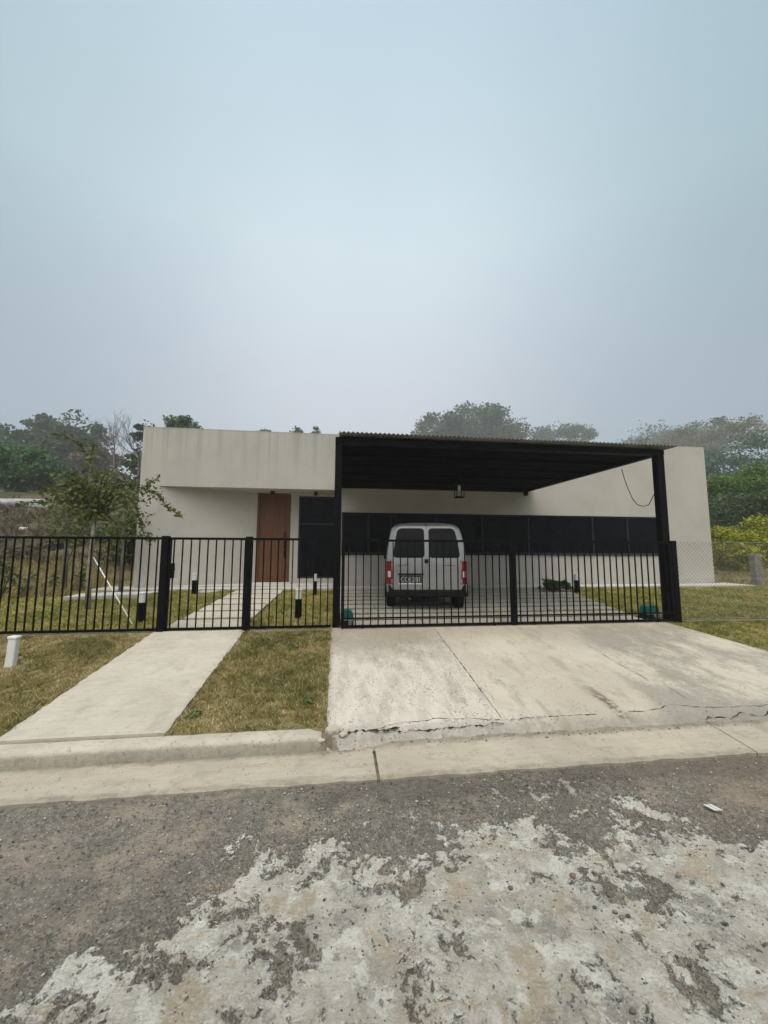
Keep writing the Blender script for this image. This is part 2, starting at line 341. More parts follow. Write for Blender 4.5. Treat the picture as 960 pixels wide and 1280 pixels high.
# ------------------------------------------------------------------ mesh helpers
class MB:
    def __init__(s): s.v = []; s.f = []; s.mi = []; s.cur = 0
    def mat(s, i): s.cur = i; return s
    def add(s, vs, fs):
        o = len(s.v); s.v += [tuple(v) for v in vs]
        for f in fs: s.f.append(tuple(o+i for i in f)); s.mi.append(s.cur)
        return s
    def box(s, x0, x1, y0, y1, z0, z1):
        return s.add([(x0, y0, z0), (x1, y0, z0), (x1, y1, z0), (x0, y1, z0), (x0, y0, z1), (x1, y0, z1), (x1, y1, z1), (x0, y1, z1)],
              [(0, 3, 2, 1), (4, 5, 6, 7), (0, 1, 5, 4), (1, 2, 6, 5), (2, 3, 7, 6), (3, 0, 4, 7)])
    def prism(s, poly, z0, z1):        # footprint polygon (ccw) extruded; z1 may be a list of heights
        n = len(poly); zt = z1 if isinstance(z1, (list, tuple)) else [z1]*n; zb = z0 if isinstance(z0, (list, tuple)) else [z0]*n
        vs = [(p[0], p[1], zb[i]) for i, p in enumerate(poly)] + [(p[0], p[1], zt[i]) for i, p in enumerate(poly)]
        return s.add(vs, [tuple(reversed(range(n))), tuple(range(n, 2*n))] + [(i, (i+1) % n, n+(i+1) % n, n+i) for i in range(n)])
    def tube(s, pts, rad, n=8, cap=True):
        pts = [Vector(p) for p in pts]; rs = rad if isinstance(rad, (list, tuple)) else [rad]*len(pts)
        vs = []; fs = []; prev = None
        for i, p in enumerate(pts):
            d = (pts[min(i+1, len(pts)-1)]-pts[max(i-1, 0)])
            d = d.normalized() if d.length > 1e-9 else Vector((0, 0, 1))
            if prev is None:
                a = d.orthogonal().normalized()
            else:
                a = prev-d*prev.dot(d); a = a.normalized() if a.length > 1e-6 else d.orthogonal().normalized()
            prev = a; b = d.cross(a)
            for j in range(n):
                t = 2*pi*j/n; vs.append(p+(a*cos(t)+b*sin(t))*rs[i])
        for i in range(len(pts)-1):
            for j in range(n):
                k2 = (j+1) % n; fs.append((i*n+j, i*n+k2, (i+1)*n+k2, (i+1)*n+j))
        if cap: fs += [tuple(reversed(range(n))), tuple(range((len(pts)-1)*n, len(pts)*n))]
        return s.add(vs, fs)
    def lathe(s, prof, c=(0, 0, 0), n=20, axis='Z'):
        vs = []; fs = []
        for r, h in prof:
            for j in range(n):
                t = 2*pi*j/n
                p = (r*cos(t), r*sin(t), h) if axis == 'Z' else (h, r*cos(t), r*sin(t))
                vs.append((p[0]+c[0], p[1]+c[1], p[2]+c[2]))
        for i in range(len(prof)-1):
            for j in range(n):
                k2 = (j+1) % n; fs.append((i*n+j, i*n+k2, (i+1)*n+k2, (i+1)*n+j))
        fs += [tuple(reversed(range(n))), tuple(range((len(prof)-1)*n, len(prof)*n))]
        return s.add(vs, fs)
    def build(s, name, mats, parent=None, bevel=0, smooth=False, seg=2):
        me = bpy.data.meshes.new(name); me.from_pydata(s.v, [], s.f)
        mats = mats if isinstance(mats, (list, tuple)) else [mats]
        for mm in mats: me.materials.append(M[mm])
        if len(mats) > 1: me.polygons.foreach_set('material_index', s.mi)
        bm = bmesh.new(); bm.from_mesh(me); bmesh.ops.recalc_face_normals(bm, faces=bm.faces)
        if bevel:
            es = [e for e in bm.edges if len(e.link_faces) == 2 and e.calc_face_angle(0) > .6]
            bmesh.ops.bevel(bm, geom=es, offset=bevel, segments=seg, affect='EDGES', profile=.5, clamp_overlap=True)
        bm.to_mesh(me); bm.free()
        if smooth: me.polygons.foreach_set('use_smooth', [True]*len(me.polygons))
        me.update()
        o = bpy.data.objects.new(name, me); C.objects.link(o)
        if parent: put_under(o, parent)
        return o
def put_under(o, parent):
    o.parent = parent; o.matrix_parent_inverse = parent_world(parent).inverted()
def parent_world(p):
    mw = Matrix.LocRotScale(p.location, p.rotation_euler, p.scale)
    return parent_world(p.parent) @ p.matrix_parent_inverse @ mw if p.parent else mw
def tag(o, label=None, cat=None, group=None, kind=None):
    if label: o['label'] = label
    if cat: o['category'] = cat
    if group: o['group'] = group
    if kind: o['kind'] = kind
    return o
def thing(name, loc, label, cat, group=None):
    o = bpy.data.objects.new(name, None); o.empty_display_size = .2; C.objects.link(o); o.location = loc
    return tag(o, label, cat, group)
def one(mb, name, mats, label, cat, group=None, **kw):
    return tag(mb.build(name, mats, **kw), label, cat, group)
def copy_tree(o, parent=None):
    c = o.copy(); C.objects.link(c)
    if parent: c.parent = parent
    for ch in list(o.children): copy_tree(ch, c)
    return c
def fast_mesh(name, V, Fc, mat, tint=None, parent=None):
    """numpy mesh of equal-sided faces with an optional per-face tint"""
    me = bpy.data.meshes.new(name); nf, k = Fc.shape
    me.vertices.add(len(V)); me.vertices.foreach_set('co', np.ascontiguousarray(V, dtype=np.float32).ravel())
    me.loops.add(nf*k); me.loops.foreach_set('vertex_index', np.ascontiguousarray(Fc, dtype=np.int32).ravel())
    me.polygons.add(nf); me.polygons.foreach_set('loop_start', np.arange(0, nf*k, k, dtype=np.int32))
    me.polygons.foreach_set('loop_total', np.full(nf, k, dtype=np.int32))
    me.materials.append(M[mat])
    if tint is not None:
        at_ = me.attributes.new('tint', 'FLOAT', 'FACE'); at_.data.foreach_set('value', np.ascontiguousarray(tint, dtype=np.float32))
    me.update(calc_edges=True); me.validate()
    o = bpy.data.objects.new(name, me); C.objects.link(o)
    if parent: put_under(o, parent)
    return o

# ------------------------------------------------------------------ terrain
def sst(a, b, t):
    t = np.clip((np.asarray(t, float)-a)/(b-a), 0, 1); return t*t*(3-2*t)
def ramp_z(y): return .12+.135*(y-3.55)
def hgt(x, y):
    x = np.asarray(x, float); y = np.asarray(y, float)
    z = np.where(y < 3.60, -.06, np.where(y < 3.74, -.06+(y-3.60)/.14*(.1457+.06), np.where(y < 6.35, .12+.135*(y-3.55), .498+.05*(y-6.35))))
    base = .498+.05*(12-6.35)
    back = base+.05*(np.minimum(y, 20)-12)+.17*np.maximum(np.minimum(y, 190)-22, 0)
    hill = base+.265*np.maximum(np.minimum(y, 34)-12.5, 0)+.13*np.maximum(np.minimum(y, 190)-34, 0)
    wl = sst(-5.2, -10, x)
    far = back*(1-wl)+hill*wl
    z = np.where(y > 12, far, z)
    bump = .05*np.sin(x*1.3+y*.7)*np.sin(y*.9-x*.4)*sst(6.6, 9, np.abs(x-1)+0*y)*sst(9, 14, y)
    return z+bump
def zg(x, y): return float(hgt(x, y))
def ax(lo, hi, fine_lo, fine_hi, step, growth=1.25):
    a = list(np.arange(fine_lo, fine_hi+1e-6, step)); s = step
    while a[-1] < hi: s *= growth; a.append(min(hi, a[-1]+s))
    s = step
    while a[0] > lo: s *= growth; a.insert(0, max(lo, a[0]-s))
    return np.array(a)
gx = ax(-240, 240, -14, 18, .25); gy = np.unique(np.round(np.concatenate([ax(-90, 240, 2.5, 20, .25), [3.60, 3.74, 6.35]]), 4))
GX, GY = np.meshgrid(gx, gy); GZ = hgt(GX, GY)
V = np.stack([GX, GY, GZ], -1).reshape(-1, 3); nx = len(gx); ny = len(gy)
ii = (np.arange(ny-1)[:, None]*nx+np.arange(nx-1)[None, :]).ravel()
g = fast_mesh('ground', V, np.stack([ii, ii+1, ii+1+nx, ii+nx], -1), 'ground_turf'); tag(g, kind='structure')
g.data.polygons.foreach_set('use_smooth', [True]*len(g.data.polygons))

# road, gutter, kerb
rx = ax(-60, 60, -3.2, 4.6, .012, 1.12); ry = np.unique(np.concatenate([np.arange(-7, 1.0, .4), np.arange(1.0, 3.14, .012), [3.145]]))
RX, RY = np.meshgrid(rx, ry)
RZ = .006*np.sin(RX*2.1+.5*RY)*np.sin(RY*2.6+RX)+.004*np.sin(RX*6.3+RY*4)*np.sin(RY*7-RX*2) - .02*sst(2.6, 2.96, RY)*0
V = np.stack([RX, RY, RZ-.012], -1).reshape(-1, 3); nx = len(rx); ny = len(ry)
ii = (np.arange(ny-1)[:, None]*nx+np.arange(nx-1)[None, :]).ravel()
o = fast_mesh('road', V, np.stack([ii, ii+1, ii+1+nx, ii+nx], -1), 'road_surface'); tag(o, kind='structure')
o.data.polygons.foreach_set('use_smooth', [True]*len(o.data.polygons))

def gz_(x): return .034+.046*float(sst(-.05, .9, x))*(1-float(sst(6.2, 7.0, x)))
mb = MB()
joints = [-24, -12.6, -9.3, -6.0, -2.75, .355, 3.69, 7.0, 10.3, 24]
for a, b in zip(joints[:-1], joints[1:]):
    g0 = .004 if a != .355 else .012; g1 = .004 if b != .355 else .012
    n = max(2, int((b-a)/.09)); xs = np.linspace(a+g0, b-g1, n+1)
    ed = [3.135+.006*sin(x*23)+.007*sin(x*9.1+1)+random.uniform(-.005, .005) for x in xs]
    for i in range(n):
        mb.add([(xs[i], ed[i], -.05), (xs[i], ed[i], .008), (xs[i], ed[i]+.012, .016), (xs[i], 3.62, gz_(xs[i])),
                (xs[i+1], ed[i+1], -.05), (xs[i+1], ed[i+1], .008), (xs[i+1], ed[i+1]+.012, .016), (xs[i+1], 3.62, gz_(xs[i+1]))],
               [(0, 1, 5, 4), (1, 2, 6, 5), (2, 3, 7, 6)])
o = mb.build('gutter', 'gutter_concrete'); tag(o, kind='structure')

def kerb(x0, x1, name):
    mb = MB(); prof = [(3.548, -.03), (3.552, .022), (3.562, .07), (3.575, .112), (3.590, .135), (3.612, .148), (3.65, .152), (3.72, .154), (3.738, .148), (3.745, .05)]
    xs = list(np.arange(x0, x1, .11))+[x1]
    n = len(prof); vs = []
    for i, x in enumerate(xs):
        t = min(1, (min(x-x0, x1-x)+.02)/.11)
        for j, (y, z) in enumerate(prof):
            w = random.uniform(-.0035, .0035)
            vs.append((x, 3.65+(y-3.65)*(.82+.18*t)+w, -.03+(z+.03)*(.80+.20*t)+w*.8))
    fs = [(i*n+j, i*n+j+1, (i+1)*n+j+1, (i+1)*n+j) for i in range(len(xs)-1) for j in range(n-1)]
    fs += [tuple(range(n)), tuple(reversed(range((len(xs)-1)*n, len(xs)*n)))]
    mb.add(vs, fs); o = mb.build(name, 'kerb_concrete', smooth=False); tag(o, kind='structure')
    for p in o.data.polygons: p.use_smooth = len(p.vertices) == 4
    return o
kerb(-22, -.095, 'kerb'); kerb(7.0, 22, 'kerb')

# driveway ramp with cracks
def dr_right(y): return 6.26+(5.03-y)*.272
def dz(y): return np.where(y >= 3.70, ramp_z(y)+.012, np.where(y >= 3.64, ramp_z(3.70)+.012-(3.70-y)*.5, ramp_z(3.70)+.012-.03-(3.64-y)*.95))
ys = np.unique(np.concatenate([np.arange(3.535, 3.8, .02), np.arange(3.8, 6.43, .15), [6.44]])); us = np.linspace(0, 1, 90)
mb = MB(); vs = []
for y in ys:
    for u in us:
        x0 = -.05+.008*sin(y*17)+.006*sin(y*41); x1 = dr_right(max(y, 3.55))
        x = x0+u*(x1-x0); zz = float(dz(y))
        if y < 3.70: zz += random.uniform(-.007, .007)+.012*sin(x*9)*sin(x*3.1)+.008*sin(x*23+y*40)
        vs.append((x, y, zz))
nu = len(us); fs = [(j*nu+i, j*nu+i+1, (j+1)*nu+i+1, (j+1)*nu+i) for j in range(len(ys)-1) for i in range(nu-1)]
# side skirts
for j in range(len(ys)-1):
    for i0 in (0, nu-1):
        a, b = vs[j*nu+i0], vs[(j+1)*nu+i0]; k0 = len(vs); vs += [(a[0], a[1], a[2]-.12), (b[0], b[1], b[2]-.12)]
        fs.append((j*nu+i0, (j+1)*nu+i0, k0+1, k0))
mb.add(vs, fs)
mb.mat(1)
def crack(pts, w, jag=.02, seed=1, step=.045):
    r = random.Random(seed); P = [Vector((p[0], p[1])) for p in pts]; path = []
    for a, b in zip(P[:-1], P[1:]):
        n = max(2, int((b-a).length/step))
        path += [a.lerp(b, i/n) for i in range(n)]
    path.append(P[-1]); L = []; R_ = []
    wob = 0
    for i, p in enumerate(path):
        d = (path[min(i+1, len(path)-1)]-path[max(0, i-1)]).normalized(); nn = Vector((-d.y, d.x))
        wob = wob*.7+r.uniform(-jag, jag); q = p+nn*wob; ww = w*r.choice((.15, .4, .8, 1.2, 2.0))
        if i in (0, len(path)-1): ww = .0006
        for lst, sg in ((L, 1), (R_, -1)):
            t = q+nn*sg*ww*.5; lst.append((t.x, t.y, float(dz(t.y))+.014 if t.y < 3.70 else float(dz(t.y))+.0035))
    n = len(path); mb.add(L+R_, [(i, i+1, n+i+1, n+i) for i in range(n-1)])
crack([(-.02, 3.665), (.12, 3.65), (.30, 3.662), (.42, 3.648), (.62, 3.668)], .012, .010, 3, .022)
crack([(.36, 3.65), (.55, 3.72), (.95, 3.77), (1.3, 3.75), (1.6, 3.70)], .0045, .011, 4, .03)
crack([(.36, 3.645), (.8, 3.632), (1.25, 3.64), (1.62, 3.655)], .007, .008, 5, .02)
crack([(1.62, 3.68), (2.1, 3.70), (2.6, 3.72)], .006, .009, 6, .025)
crack([(2.9, 3.74), (3.5, 3.79), (4.0, 3.73), (4.6, 3.71)], .0045, .02, 7)
crack([(4.9, 3.70), (5.6, 3.69), (6.3, 3.68)], .004, .02, 17)
crack([(3.6, 3.63), (4.2, 3.62), (4.6, 3.63)], .005, .02, 8)
crack([(3.9, 3.73), (3.80, 3.95), (3.83, 4.3)], .0035, .02, 9)
crack([(1.615, 3.68), (1.618, 4.4), (1.622, 5.3), (1.625, 6.42)], .006, .002, 10)
crack([(3.72, 4.3), (3.7, 5.0), (3.72, 6.42)], .0035, .003, 11)
o = mb.build('driveway', ['driveway_concrete', 'crack_dark']); tag(o, kind='structure')
for p in o.data.polygons: p.use_smooth = True

mb = MB(); n_ = 14; vs = [(-.04, 3.67, .142)]
for i in range(n_):
    t = 2*pi*i/n_; vs.append((-.04+.15*cos(t)*random.uniform(.8, 1.2), 3.67+.13*sin(t)*random.uniform(.8, 1.2), .03))
for i in range(n_):
    t = 2*pi*i/n_; vs.append((-.04+.07*cos(t), 3.67+.07*sin(t), .115+random.uniform(-.012, .012)))
fs = [(0, 1+n_+i, 1+n_+(i+1) % n_) for i in range(n_)]+[(1+i, 1+(i+1) % n_, 1+n_+(i+1) % n_, 1+n_+i) for i in range(n_)]
mb.add(vs, fs); o = mb.build('soil', 'soil'); tag(o, kind='structure')
mb = MB().box(.33, .38, 3.14, 3.62, -.05, .004); o = mb.build('soil', 'soil'); tag(o, kind='structure')
# front footpath up to the pedestrian gate
mb = MB(); vs = []; ys = np.arange(3.75, 6.43, .06)
for y in ys:
    t = (y-3.8)/2.6
    xl = -2.80+.07*t+random.uniform(-.012, .012); xr = -1.45+.06*t+random.uniform(-.016, .016)
    zt = ramp_z(y)+.026
    vs += [(xl, y, zt-.1), (xl, y, zt-.006), (xl+.02, y, zt), (xl+.45, y, zt), (xl+.9, y, zt), (xr-.02, y, zt), (xr, y, zt-.006), (xr, y, zt-.1)]
n = 8; fs = [(j*n+i, j*n+i+1, (j+1)*n+i+1, (j+1)*n+i) for j in range(len(ys)-1) for i in range(n-1)]+[tuple(range(n)), tuple(reversed(range((len(ys)-1)*n, len(ys)*n)))]
mb.add(vs, fs); o = mb.build('footpath', 'path_concrete'); tag(o, kind='structure')

# garden path and parking pad of concrete strips with open joints
def yz(y): return .498+.05*(y-6.35)
mb = MB()
y = 6.62
while y < 10.55:
    y1 = y+.53; s = (y-6.6)/4.2
    xl = -2.66+.14*s; xr = -1.46+.12*s
    mb.prism([(xl+random.uniform(-.015, .015), y), (xr+random.uniform(-.015, .015), y), (xr+random.uniform(-.015, .015), y1), (xl+random.uniform(-.015, .015), y1)], yz(y)-.06, [yz(y)+.035, yz(y)+.035, yz(y1)+.035, yz(y1)+.035])
    y += .68
o = mb.build('garden_path', 'path_concrete', bevel=.006); tag(o, kind='structure')
mb = MB(); y = 6.58; row = 0
while y < 10.5:
    y1 = y+.31; xr = 5.62+(y-6.5)*.22
    xs = [.1, 1.52, 2.94, 4.36, xr] if row % 2 == 0 else [.1, .82, 2.22, 3.64, 5.06, xr]
    for a, b in zip(xs[:-1], xs[1:]):
        a2 = a+.008; b2 = b-.008
        mb.prism([(a2, y), (b2, y), (b2, y1), (a2, y1)], yz(y)-.06, [yz(y)+.03, yz(y)+.03, yz(y1)+.03, yz(y1)+.03])
    y += .485; row += 1
o = mb.build('parking_pad', 'paver_concrete', bevel=.006); tag(o, kind='structure')
mb = MB(); mb.add([(.08, 6.5, yz(6.5)+.004), (5.63, 6.5, yz(6.5)+.004), (6.5, 10.5, yz(10.5)+.004), (.08, 10.5, yz(10.5)+.004)], [(0, 1, 2, 3)])
mb.add([(-2.68, 6.6, yz(6.6)+.004), (-1.44, 6.6, yz(6.6)+.004), (-1.33, 10.6, yz(10.6)+.004), (-2.52, 10.6, yz(10.6)+.004)], [(0, 1, 2, 3)])
o = mb.build('soil', 'joint_soil'); tag(o, kind='structure')
# low footings under the fences are walls of their own
ft = one(MB().prism([(-7.4, 6.36), (-2.70, 6.36), (-2.70, 6.48), (-7.4, 6.48)], .30, .515), 'fence_footing', 'soil', 'long low earth coloured concrete footing under the left railing fence, darkened for its shadow gap', 'footing', bevel=.008)  # dark earth colour also paints in the shadow gap under the railing
one(MB().prism([(-1.30, 6.34), (-.10, 6.34), (-.10, 6.48), (-1.30, 6.48)], .30, .515), 'fence_footing', 'gutter_concrete', 'short pale concrete footing under the railing between walk gate and driveway', 'footing', bevel=.008)
one(MB().prism([(6.3, 6.36), (11.5, 6.36), (11.5, 6.46), (6.3, 6.46)], .30, .525), 'fence_footing', 'soil', 'low dark concrete edging under the wire mesh fence', 'footing', bevel=.008)
mb = MB().box(.02, 6.2, 6.455, 6.575, .3, .517)
o = mb.build('gate_threshold', 'driveway_concrete'); tag(o, kind='structure')

# ------------------------------------------------------------------ house
FY, RY_ = 11.25, 12.12
house = thing('house', (3.4, 13, .7), 'single storey cream rendered modern house with flat roof and recessed entrance', 'house')
def wall_grid(mb, xs, zs, holes, y0, y1):
    nx, nz = len(xs)-1, len(zs)-1
    solid = lambda i, j: 0 <= i < nx and 0 <= j < nz and not any(h[0]-1e-6 <= xs[i] and xs[i+1] <= h[1]+1e-6 and h[2]-1e-6 <= zs[j] and zs[j+1] <= h[3]+1e-6 for h in holes)
    for i in range(nx):
        for j in range(nz):
            if not solid(i, j): continue
            a, b, c, d = xs[i], xs[i+1], zs[j], zs[j+1]
            mb.add([(a, y0, c), (b, y0, c), (b, y0, d), (a, y0, d)], [(0, 1, 2, 3)])
            mb.add([(a, y1, c), (b, y1, c), (b, y1, d), (a, y1, d)], [(3, 2, 1, 0)])
            if not solid(i-1, j): mb.add([(a, y0, c), (a, y1, c), (a, y1, d), (a, y0, d)], [(3, 2, 1, 0)])
            if not solid(i+1, j): mb.add([(b, y0, c), (b, y1, c), (b, y1, d), (b, y0, d)], [(0, 1, 2, 3)])
            if not solid(i, j-1): mb.add([(a, y0, c), (b, y0, c), (b, y1, c), (a, y1, c)], [(3, 2, 1, 0)])
            if not solid(i, j+1): mb.add([(a, y0, d), (b, y0, d), (b, y1, d), (a, y1, d)], [(0, 1, 2, 3)])
    return mb
SX0, SX1, SZ0, SZ1 = .16, 10.45, 1.69, 2.90
TOP = 5.27
mb = wall_grid(MB(), [0, SX0, SX1, 12.25], [.3, SZ0, SZ1, TOP], [(SX0, SX1, SZ0, SZ1)], FY, FY+.25)
mb.box(0, .16, FY+.252, RY_+.2, .3, 3.9)                            # return of the entrance recess
mb.box(12.0, 12.25, FY+.25, 19, .3, TOP); mb.box(-5.4, -5.15, FY+.5, 19, .3, 5.2); mb.box(-5.15, 12.0, 18.75, 19, .3, 5.2)
mb.build('wall', 'wall_paint', house)
# entrance block: parapet box over the recess, splayed wall below
mb = MB().box(-5.4, -.002, FY, FY+.5, 3.55, 5.2)
mb.build('parapet_block', 'wall_paint', house)
mb = MB().prism([(-5.4, FY), (-4.92, FY), (-2.40, RY_), (-2.40, RY_+.2), (-5.4, FY+.5)], .3, 3.549)
mb.build('splayed_wall', 'wall_paint', house)
DZ0, DZ1 = .82, 3.53
mb = wall_grid(MB(), [-2.40, -1.40, -1.155, -.001], [.3, DZ0, .93, 3.47, 3.53, 3.549], [(-2.40, -1.40, DZ0, 3.53), (-1.155, -.001, .93, 3.47)], RY_, RY_+.2)
mb.build('entrance_wall', 'wall_paint', house)
MB().box(-5.15, -.002, FY+.502, RY_+.6, 3.552, 3.7).build('soffit', 'wall_paint', house)
MB().box(-5.14, 11.99, FY+.51, 18.74, 4.9, 5.0).build('roof', 'grey_concrete', house)
mb = MB()
mb.box(-5.403, .3, FY-.003, FY+.52, 5.203, 5.225); mb.box(.3, 12.253, FY-.003, FY+.27, TOP+.002, TOP+.022)
mb.build('coping', 'wall_paint', house)
# door
dr = MB().box(-2.40, -2.33, RY_-.02, RY_+.12, DZ0, 3.53); dr.box(-1.47, -1.40, RY_-.02, RY_+.12, DZ0, 3.53); dr.box(-2.33, -1.47, RY_-.02, RY_+.12, 3.45, 3.53)
door_o = MB().box(-2.325, -1.475, RY_+.03, RY_+.09, DZ0+.01, 3.445)
d = door_o.build('door', 'door_wood', house)
dr.build('door_frame', 'door_wood', d, bevel=.004)
pn = MB()
for a, b in ((DZ0+.12, 1.45), (1.49, 2.55)):
    pn.box(-2.22, -1.60, RY_+.018, RY_+.032, a, b)
pn.box(-2.22, -1.60, RY_+.018, RY_+.032, 2.59, 3.36)
pn.build('door_panel', 'door_wood', d, bevel=.004)
h = MB().tube([(-1.55, RY_-.04, 1.55), (-1.55, RY_-.04, 2.35)], .016, 10); h.tube([(-1.55, RY_-.04, 1.65), (-1.55, RY_+.04, 1.65)], .012); h.tube([(-1.55, RY_-.04, 2.25), (-1.55, RY_+.04, 2.25)], .012)
h.build('handle', 'black_metal', d, smooth=True)
MB().lathe([(.0001, -.02), (.024, -.02), (.024, 0), (.0001, .0)], (-1.56, RY_+.02, 1.82), 14, 'X').build('lock', 'galvanised', d)
# sidelight
x0, x1, z0, z1 = -1.155, -.003, .93, 3.47
fr = MB().box(x0, x0+.05, RY_+.03, RY_+.10, z0, z1); fr.box(x1-.05, x1, RY_+.03, RY_+.10, z0, z1); fr.box(x0+.05, x1-.05, RY_+.03, RY_+.10, z0, z0+.05); fr.box(x0+.05, x1-.05, RY_+.03, RY_+.10, z1-.05, z1); fr.box(x0+.05, x1-.05, RY_+.035, RY_+.095, 2.58, 2.63)
w = fr.build('window', 'frame_grey', house, bevel=.003)
MB().box(x0+.05, x1-.05, RY_+.06, RY_+.07, z0+.05, 2.58).build('pane', 'dark_glass', w); MB().box(x0+.05, x1-.05, RY_+.06, RY_+.07, 2.63, z1-.05).build('pane', 'dark_glass', w)
# ribbon window
fw = .045
fr = MB().box(SX0, SX1, FY+.05, FY+.13, SZ0, SZ0+fw); fr.box(SX0, SX1, FY+.05, FY+.13, SZ1-fw, SZ1)
mull = [SX0+fw/2, .95, 1.62, 3.0, 4.45, at(661, 665, 11.3).x, at(741.5, 665, 11.3).x, at(785, 665, 11.3).x, SX1-fw/2]
for i, x in enumerate(mull): fr.box(x-fw/2, x+fw/2, FY+.052, FY+.128, SZ0+fw, SZ1-fw)
rw = fr.build('ribbon_window', 'frame_grey', house, bevel=.003)
for a, b in zip(mull[:-1], mull[1:]):
    MB().box(a+fw/2, b-fw/2, FY+.085, FY+.095, SZ0+fw, SZ1-fw).build('pane', 'dark_glass', rw)
MB().box(SX0-.03, SX1+.03, FY-.035, FY+.049, SZ0-.03, SZ0-.002).build('sill', 'navy_metal', rw)
# spot lights under soffit
for px in (341, 395):
    p = at(px, 611, 11.72)
    MB().box(p.x-.055, p.x+.055, p.y-.055, p.y+.055, 3.44, 3.551).build('downlight', 'black_metal', house, bevel=.004)
# concrete apron round the house
mb = MB()
mb.prism([(-6.25, FY-.42), (.0, FY-.55), (6.6, FY-.60), (6.6, FY-.002), (-6.25, FY-.002)], .45, .765)
mb.prism([(6.602, FY-.60), (12.85, FY-.72), (12.85, 14), (12.252, 14), (12.252, FY-.002), (6.602, FY-.002)], .45, .765)
mb.prism([(-6.25, FY), (-5.402, FY), (-5.402, 14), (-6.25, 14)], .45, .765)
mb.prism([(-4.9, FY), (-.002, FY), (-.002, RY_-.003), (-2.4, RY_-.003)], .45, .80)
mb.build('apron', 'slab_concrete', house, bevel=.006)
MB().box(-2.5, -1.3, RY_-.5, RY_+.0, .79, .825).build('doorstep', 'slab_concrete', house, bevel=.005)

one(MB().prism([(-5.95, 9.42), (-4.52, 9.82), (-4.36, 10.72), (-5.98, 10.30)], .55, .735), 'concrete_slab', 'slab_concrete', 'pale square concrete slab lying in the lawn left of the house', 'slab', bevel=.008)
one(MB().prism([(-3.45, 10.35), (-3.0, 10.38), (-3.0, 10.62), (-3.42, 10.6)], .6, .735), 'paving_stone', 'slab_concrete', 'small white paving stone in the grass beside the entrance path', 'paving stone', bevel=.006)

# ------------------------------------------------------------------ carport
cp = thing('carport', (3, 8.8, .5), 'black steel carport with corrugated roof in front of the house', 'carport')
PY0, PY1 = 6.47, 6.60
for x0, x1 in ((-.035, .085), (6.03, 6.18)):
    MB().box(x0, x1, PY0, PY1, .5, 3.60).build('post', 'black_metal', cp, bevel=.006)
for x0, x1 in ((.0, .1), (5.78, 5.88)):
    MB().box(x0, x1, FY-.115, FY-.012, 3.50, 3.60).build('bracket', 'black_metal', cp, bevel=.004)
MB().box(-.035, 6.18, PY0-.01, PY1+.01, 3.602, 3.70).build('front_beam', 'black_metal', cp, bevel=.005)
MB().box(.0, 5.9, FY-.12, FY-.01, 3.602, 3.70).build('rear_beam', 'black_metal', cp, bevel=.005)
MB().prism([(-.03, PY1+.012), (.07, PY1+.012), (.09, FY-.122), (.0, FY-.122)], 3.61, 3.70).build('side_beam', 'black_metal', cp)
MB().prism([(6.07, PY1+.012), (6.17, PY1+.012), (5.9, FY-.122), (5.8, FY-.122)], 3.61, 3.70).build('side_beam', 'black_metal', cp)
for i in range(1, 5):
    y = PY1+(FY-PY1)*i/5; MB().box(.08, 6.05-.05*i, y-.03, y+.03, 3.63, 3.70).build('purlin', 'navy_metal', cp)
mb = MB().prism([(-.02, PY0+.02), (6.16, PY0+.02), (5.92, FY-.03), (-.02, FY-.03)], 3.702, 3.712)
mb.build('ceiling_sheet', 'navy_metal', cp)
# corrugated sheet
mb = MB(); xs = np.arange(0, 6.32, .0127); vs = []; nx_ = len(xs)
for y, dzv in ((6.30, .0), (8.8, .012), (FY-.02, .024)):
    for top in (0, 1):
        for x in xs:
            xx = .03+x if y < 7 else .03+x*(1-.045*(y-6.3)/4.9)
            vs.append((xx, y, 3.742+dzv+.013*cos(2*pi*x/.0762)+.0025*top))
fs = []
for j in range(2):
    for top in (0, 1):
        for i in range(nx_-1):
            a = (2*j+top)*nx_+i; b = (2*j+2+top)*nx_+i; fs.append((a, a+1, b+1, b))
for i in range(nx_-1): fs.append((i, i+1, nx_+i+1, nx_+i))
mb.add(vs, fs); o = mb.build('roof_sheet', 'corrugated_zinc', cp)
for p in o.data.polygons: p.use_smooth = True

# hanging lantern, loose cable
p = at(574, 611, 8.0); lx, ly = p.x, p.y
ln = thing('hanging_lantern', (lx, ly, 3.70), 'black metal lantern hanging from the carport roof above the van', 'lantern')
MB().tube([(lx, ly, 3.628), (lx, ly, 3.30)], .008, 8).build('hanging_rod', 'black_metal', ln)
MB().lathe([(.012, 3.33), (.03, 3.31), (.11, 3.24), (.115, 3.225), (.0005, 3.225)], (lx, ly, 0), 4).build('cap', 'black_metal', ln)
mb = MB()
for sx in (-1, 1):
    for sy in (-1, 1): mb.box(lx+sx*.08-.007, lx+sx*.08+.007, ly+sy*.08-.007, ly+sy*.08+.007, 2.94, 3.226)
for zz in (2.92, 3.205): 
    mb.box(lx-.088, lx+.088, ly-.088, ly+.088, zz, zz+.02)
mb.build('cage', 'black_metal', ln)
MB().lathe([(.001, 3.20), (.02, 3.19), (.032, 3.14), (.024, 3.09), (.012, 3.06), (.001, 3.055)], (lx, ly, 0), 12).build('bulb', 'off_white_lamp', ln, smooth=True)
pts = [at(777, 586, 7.45), at(780, 597, 7.4), at(785, 611, 7.3), at(791, 624, 7.15), at(797, 631, 7.05), at(804, 633, 6.9), at(811, 631, 6.8), at(815, 623, 6.7), at(819, 615, 6.62), at(825, 612, 6.6)]
one(MB().tube(pts, .008, 6), 'cable', 'cable_black', 'thin dark cable looping loosely from carport beam to the right post', 'cable', smooth=True)

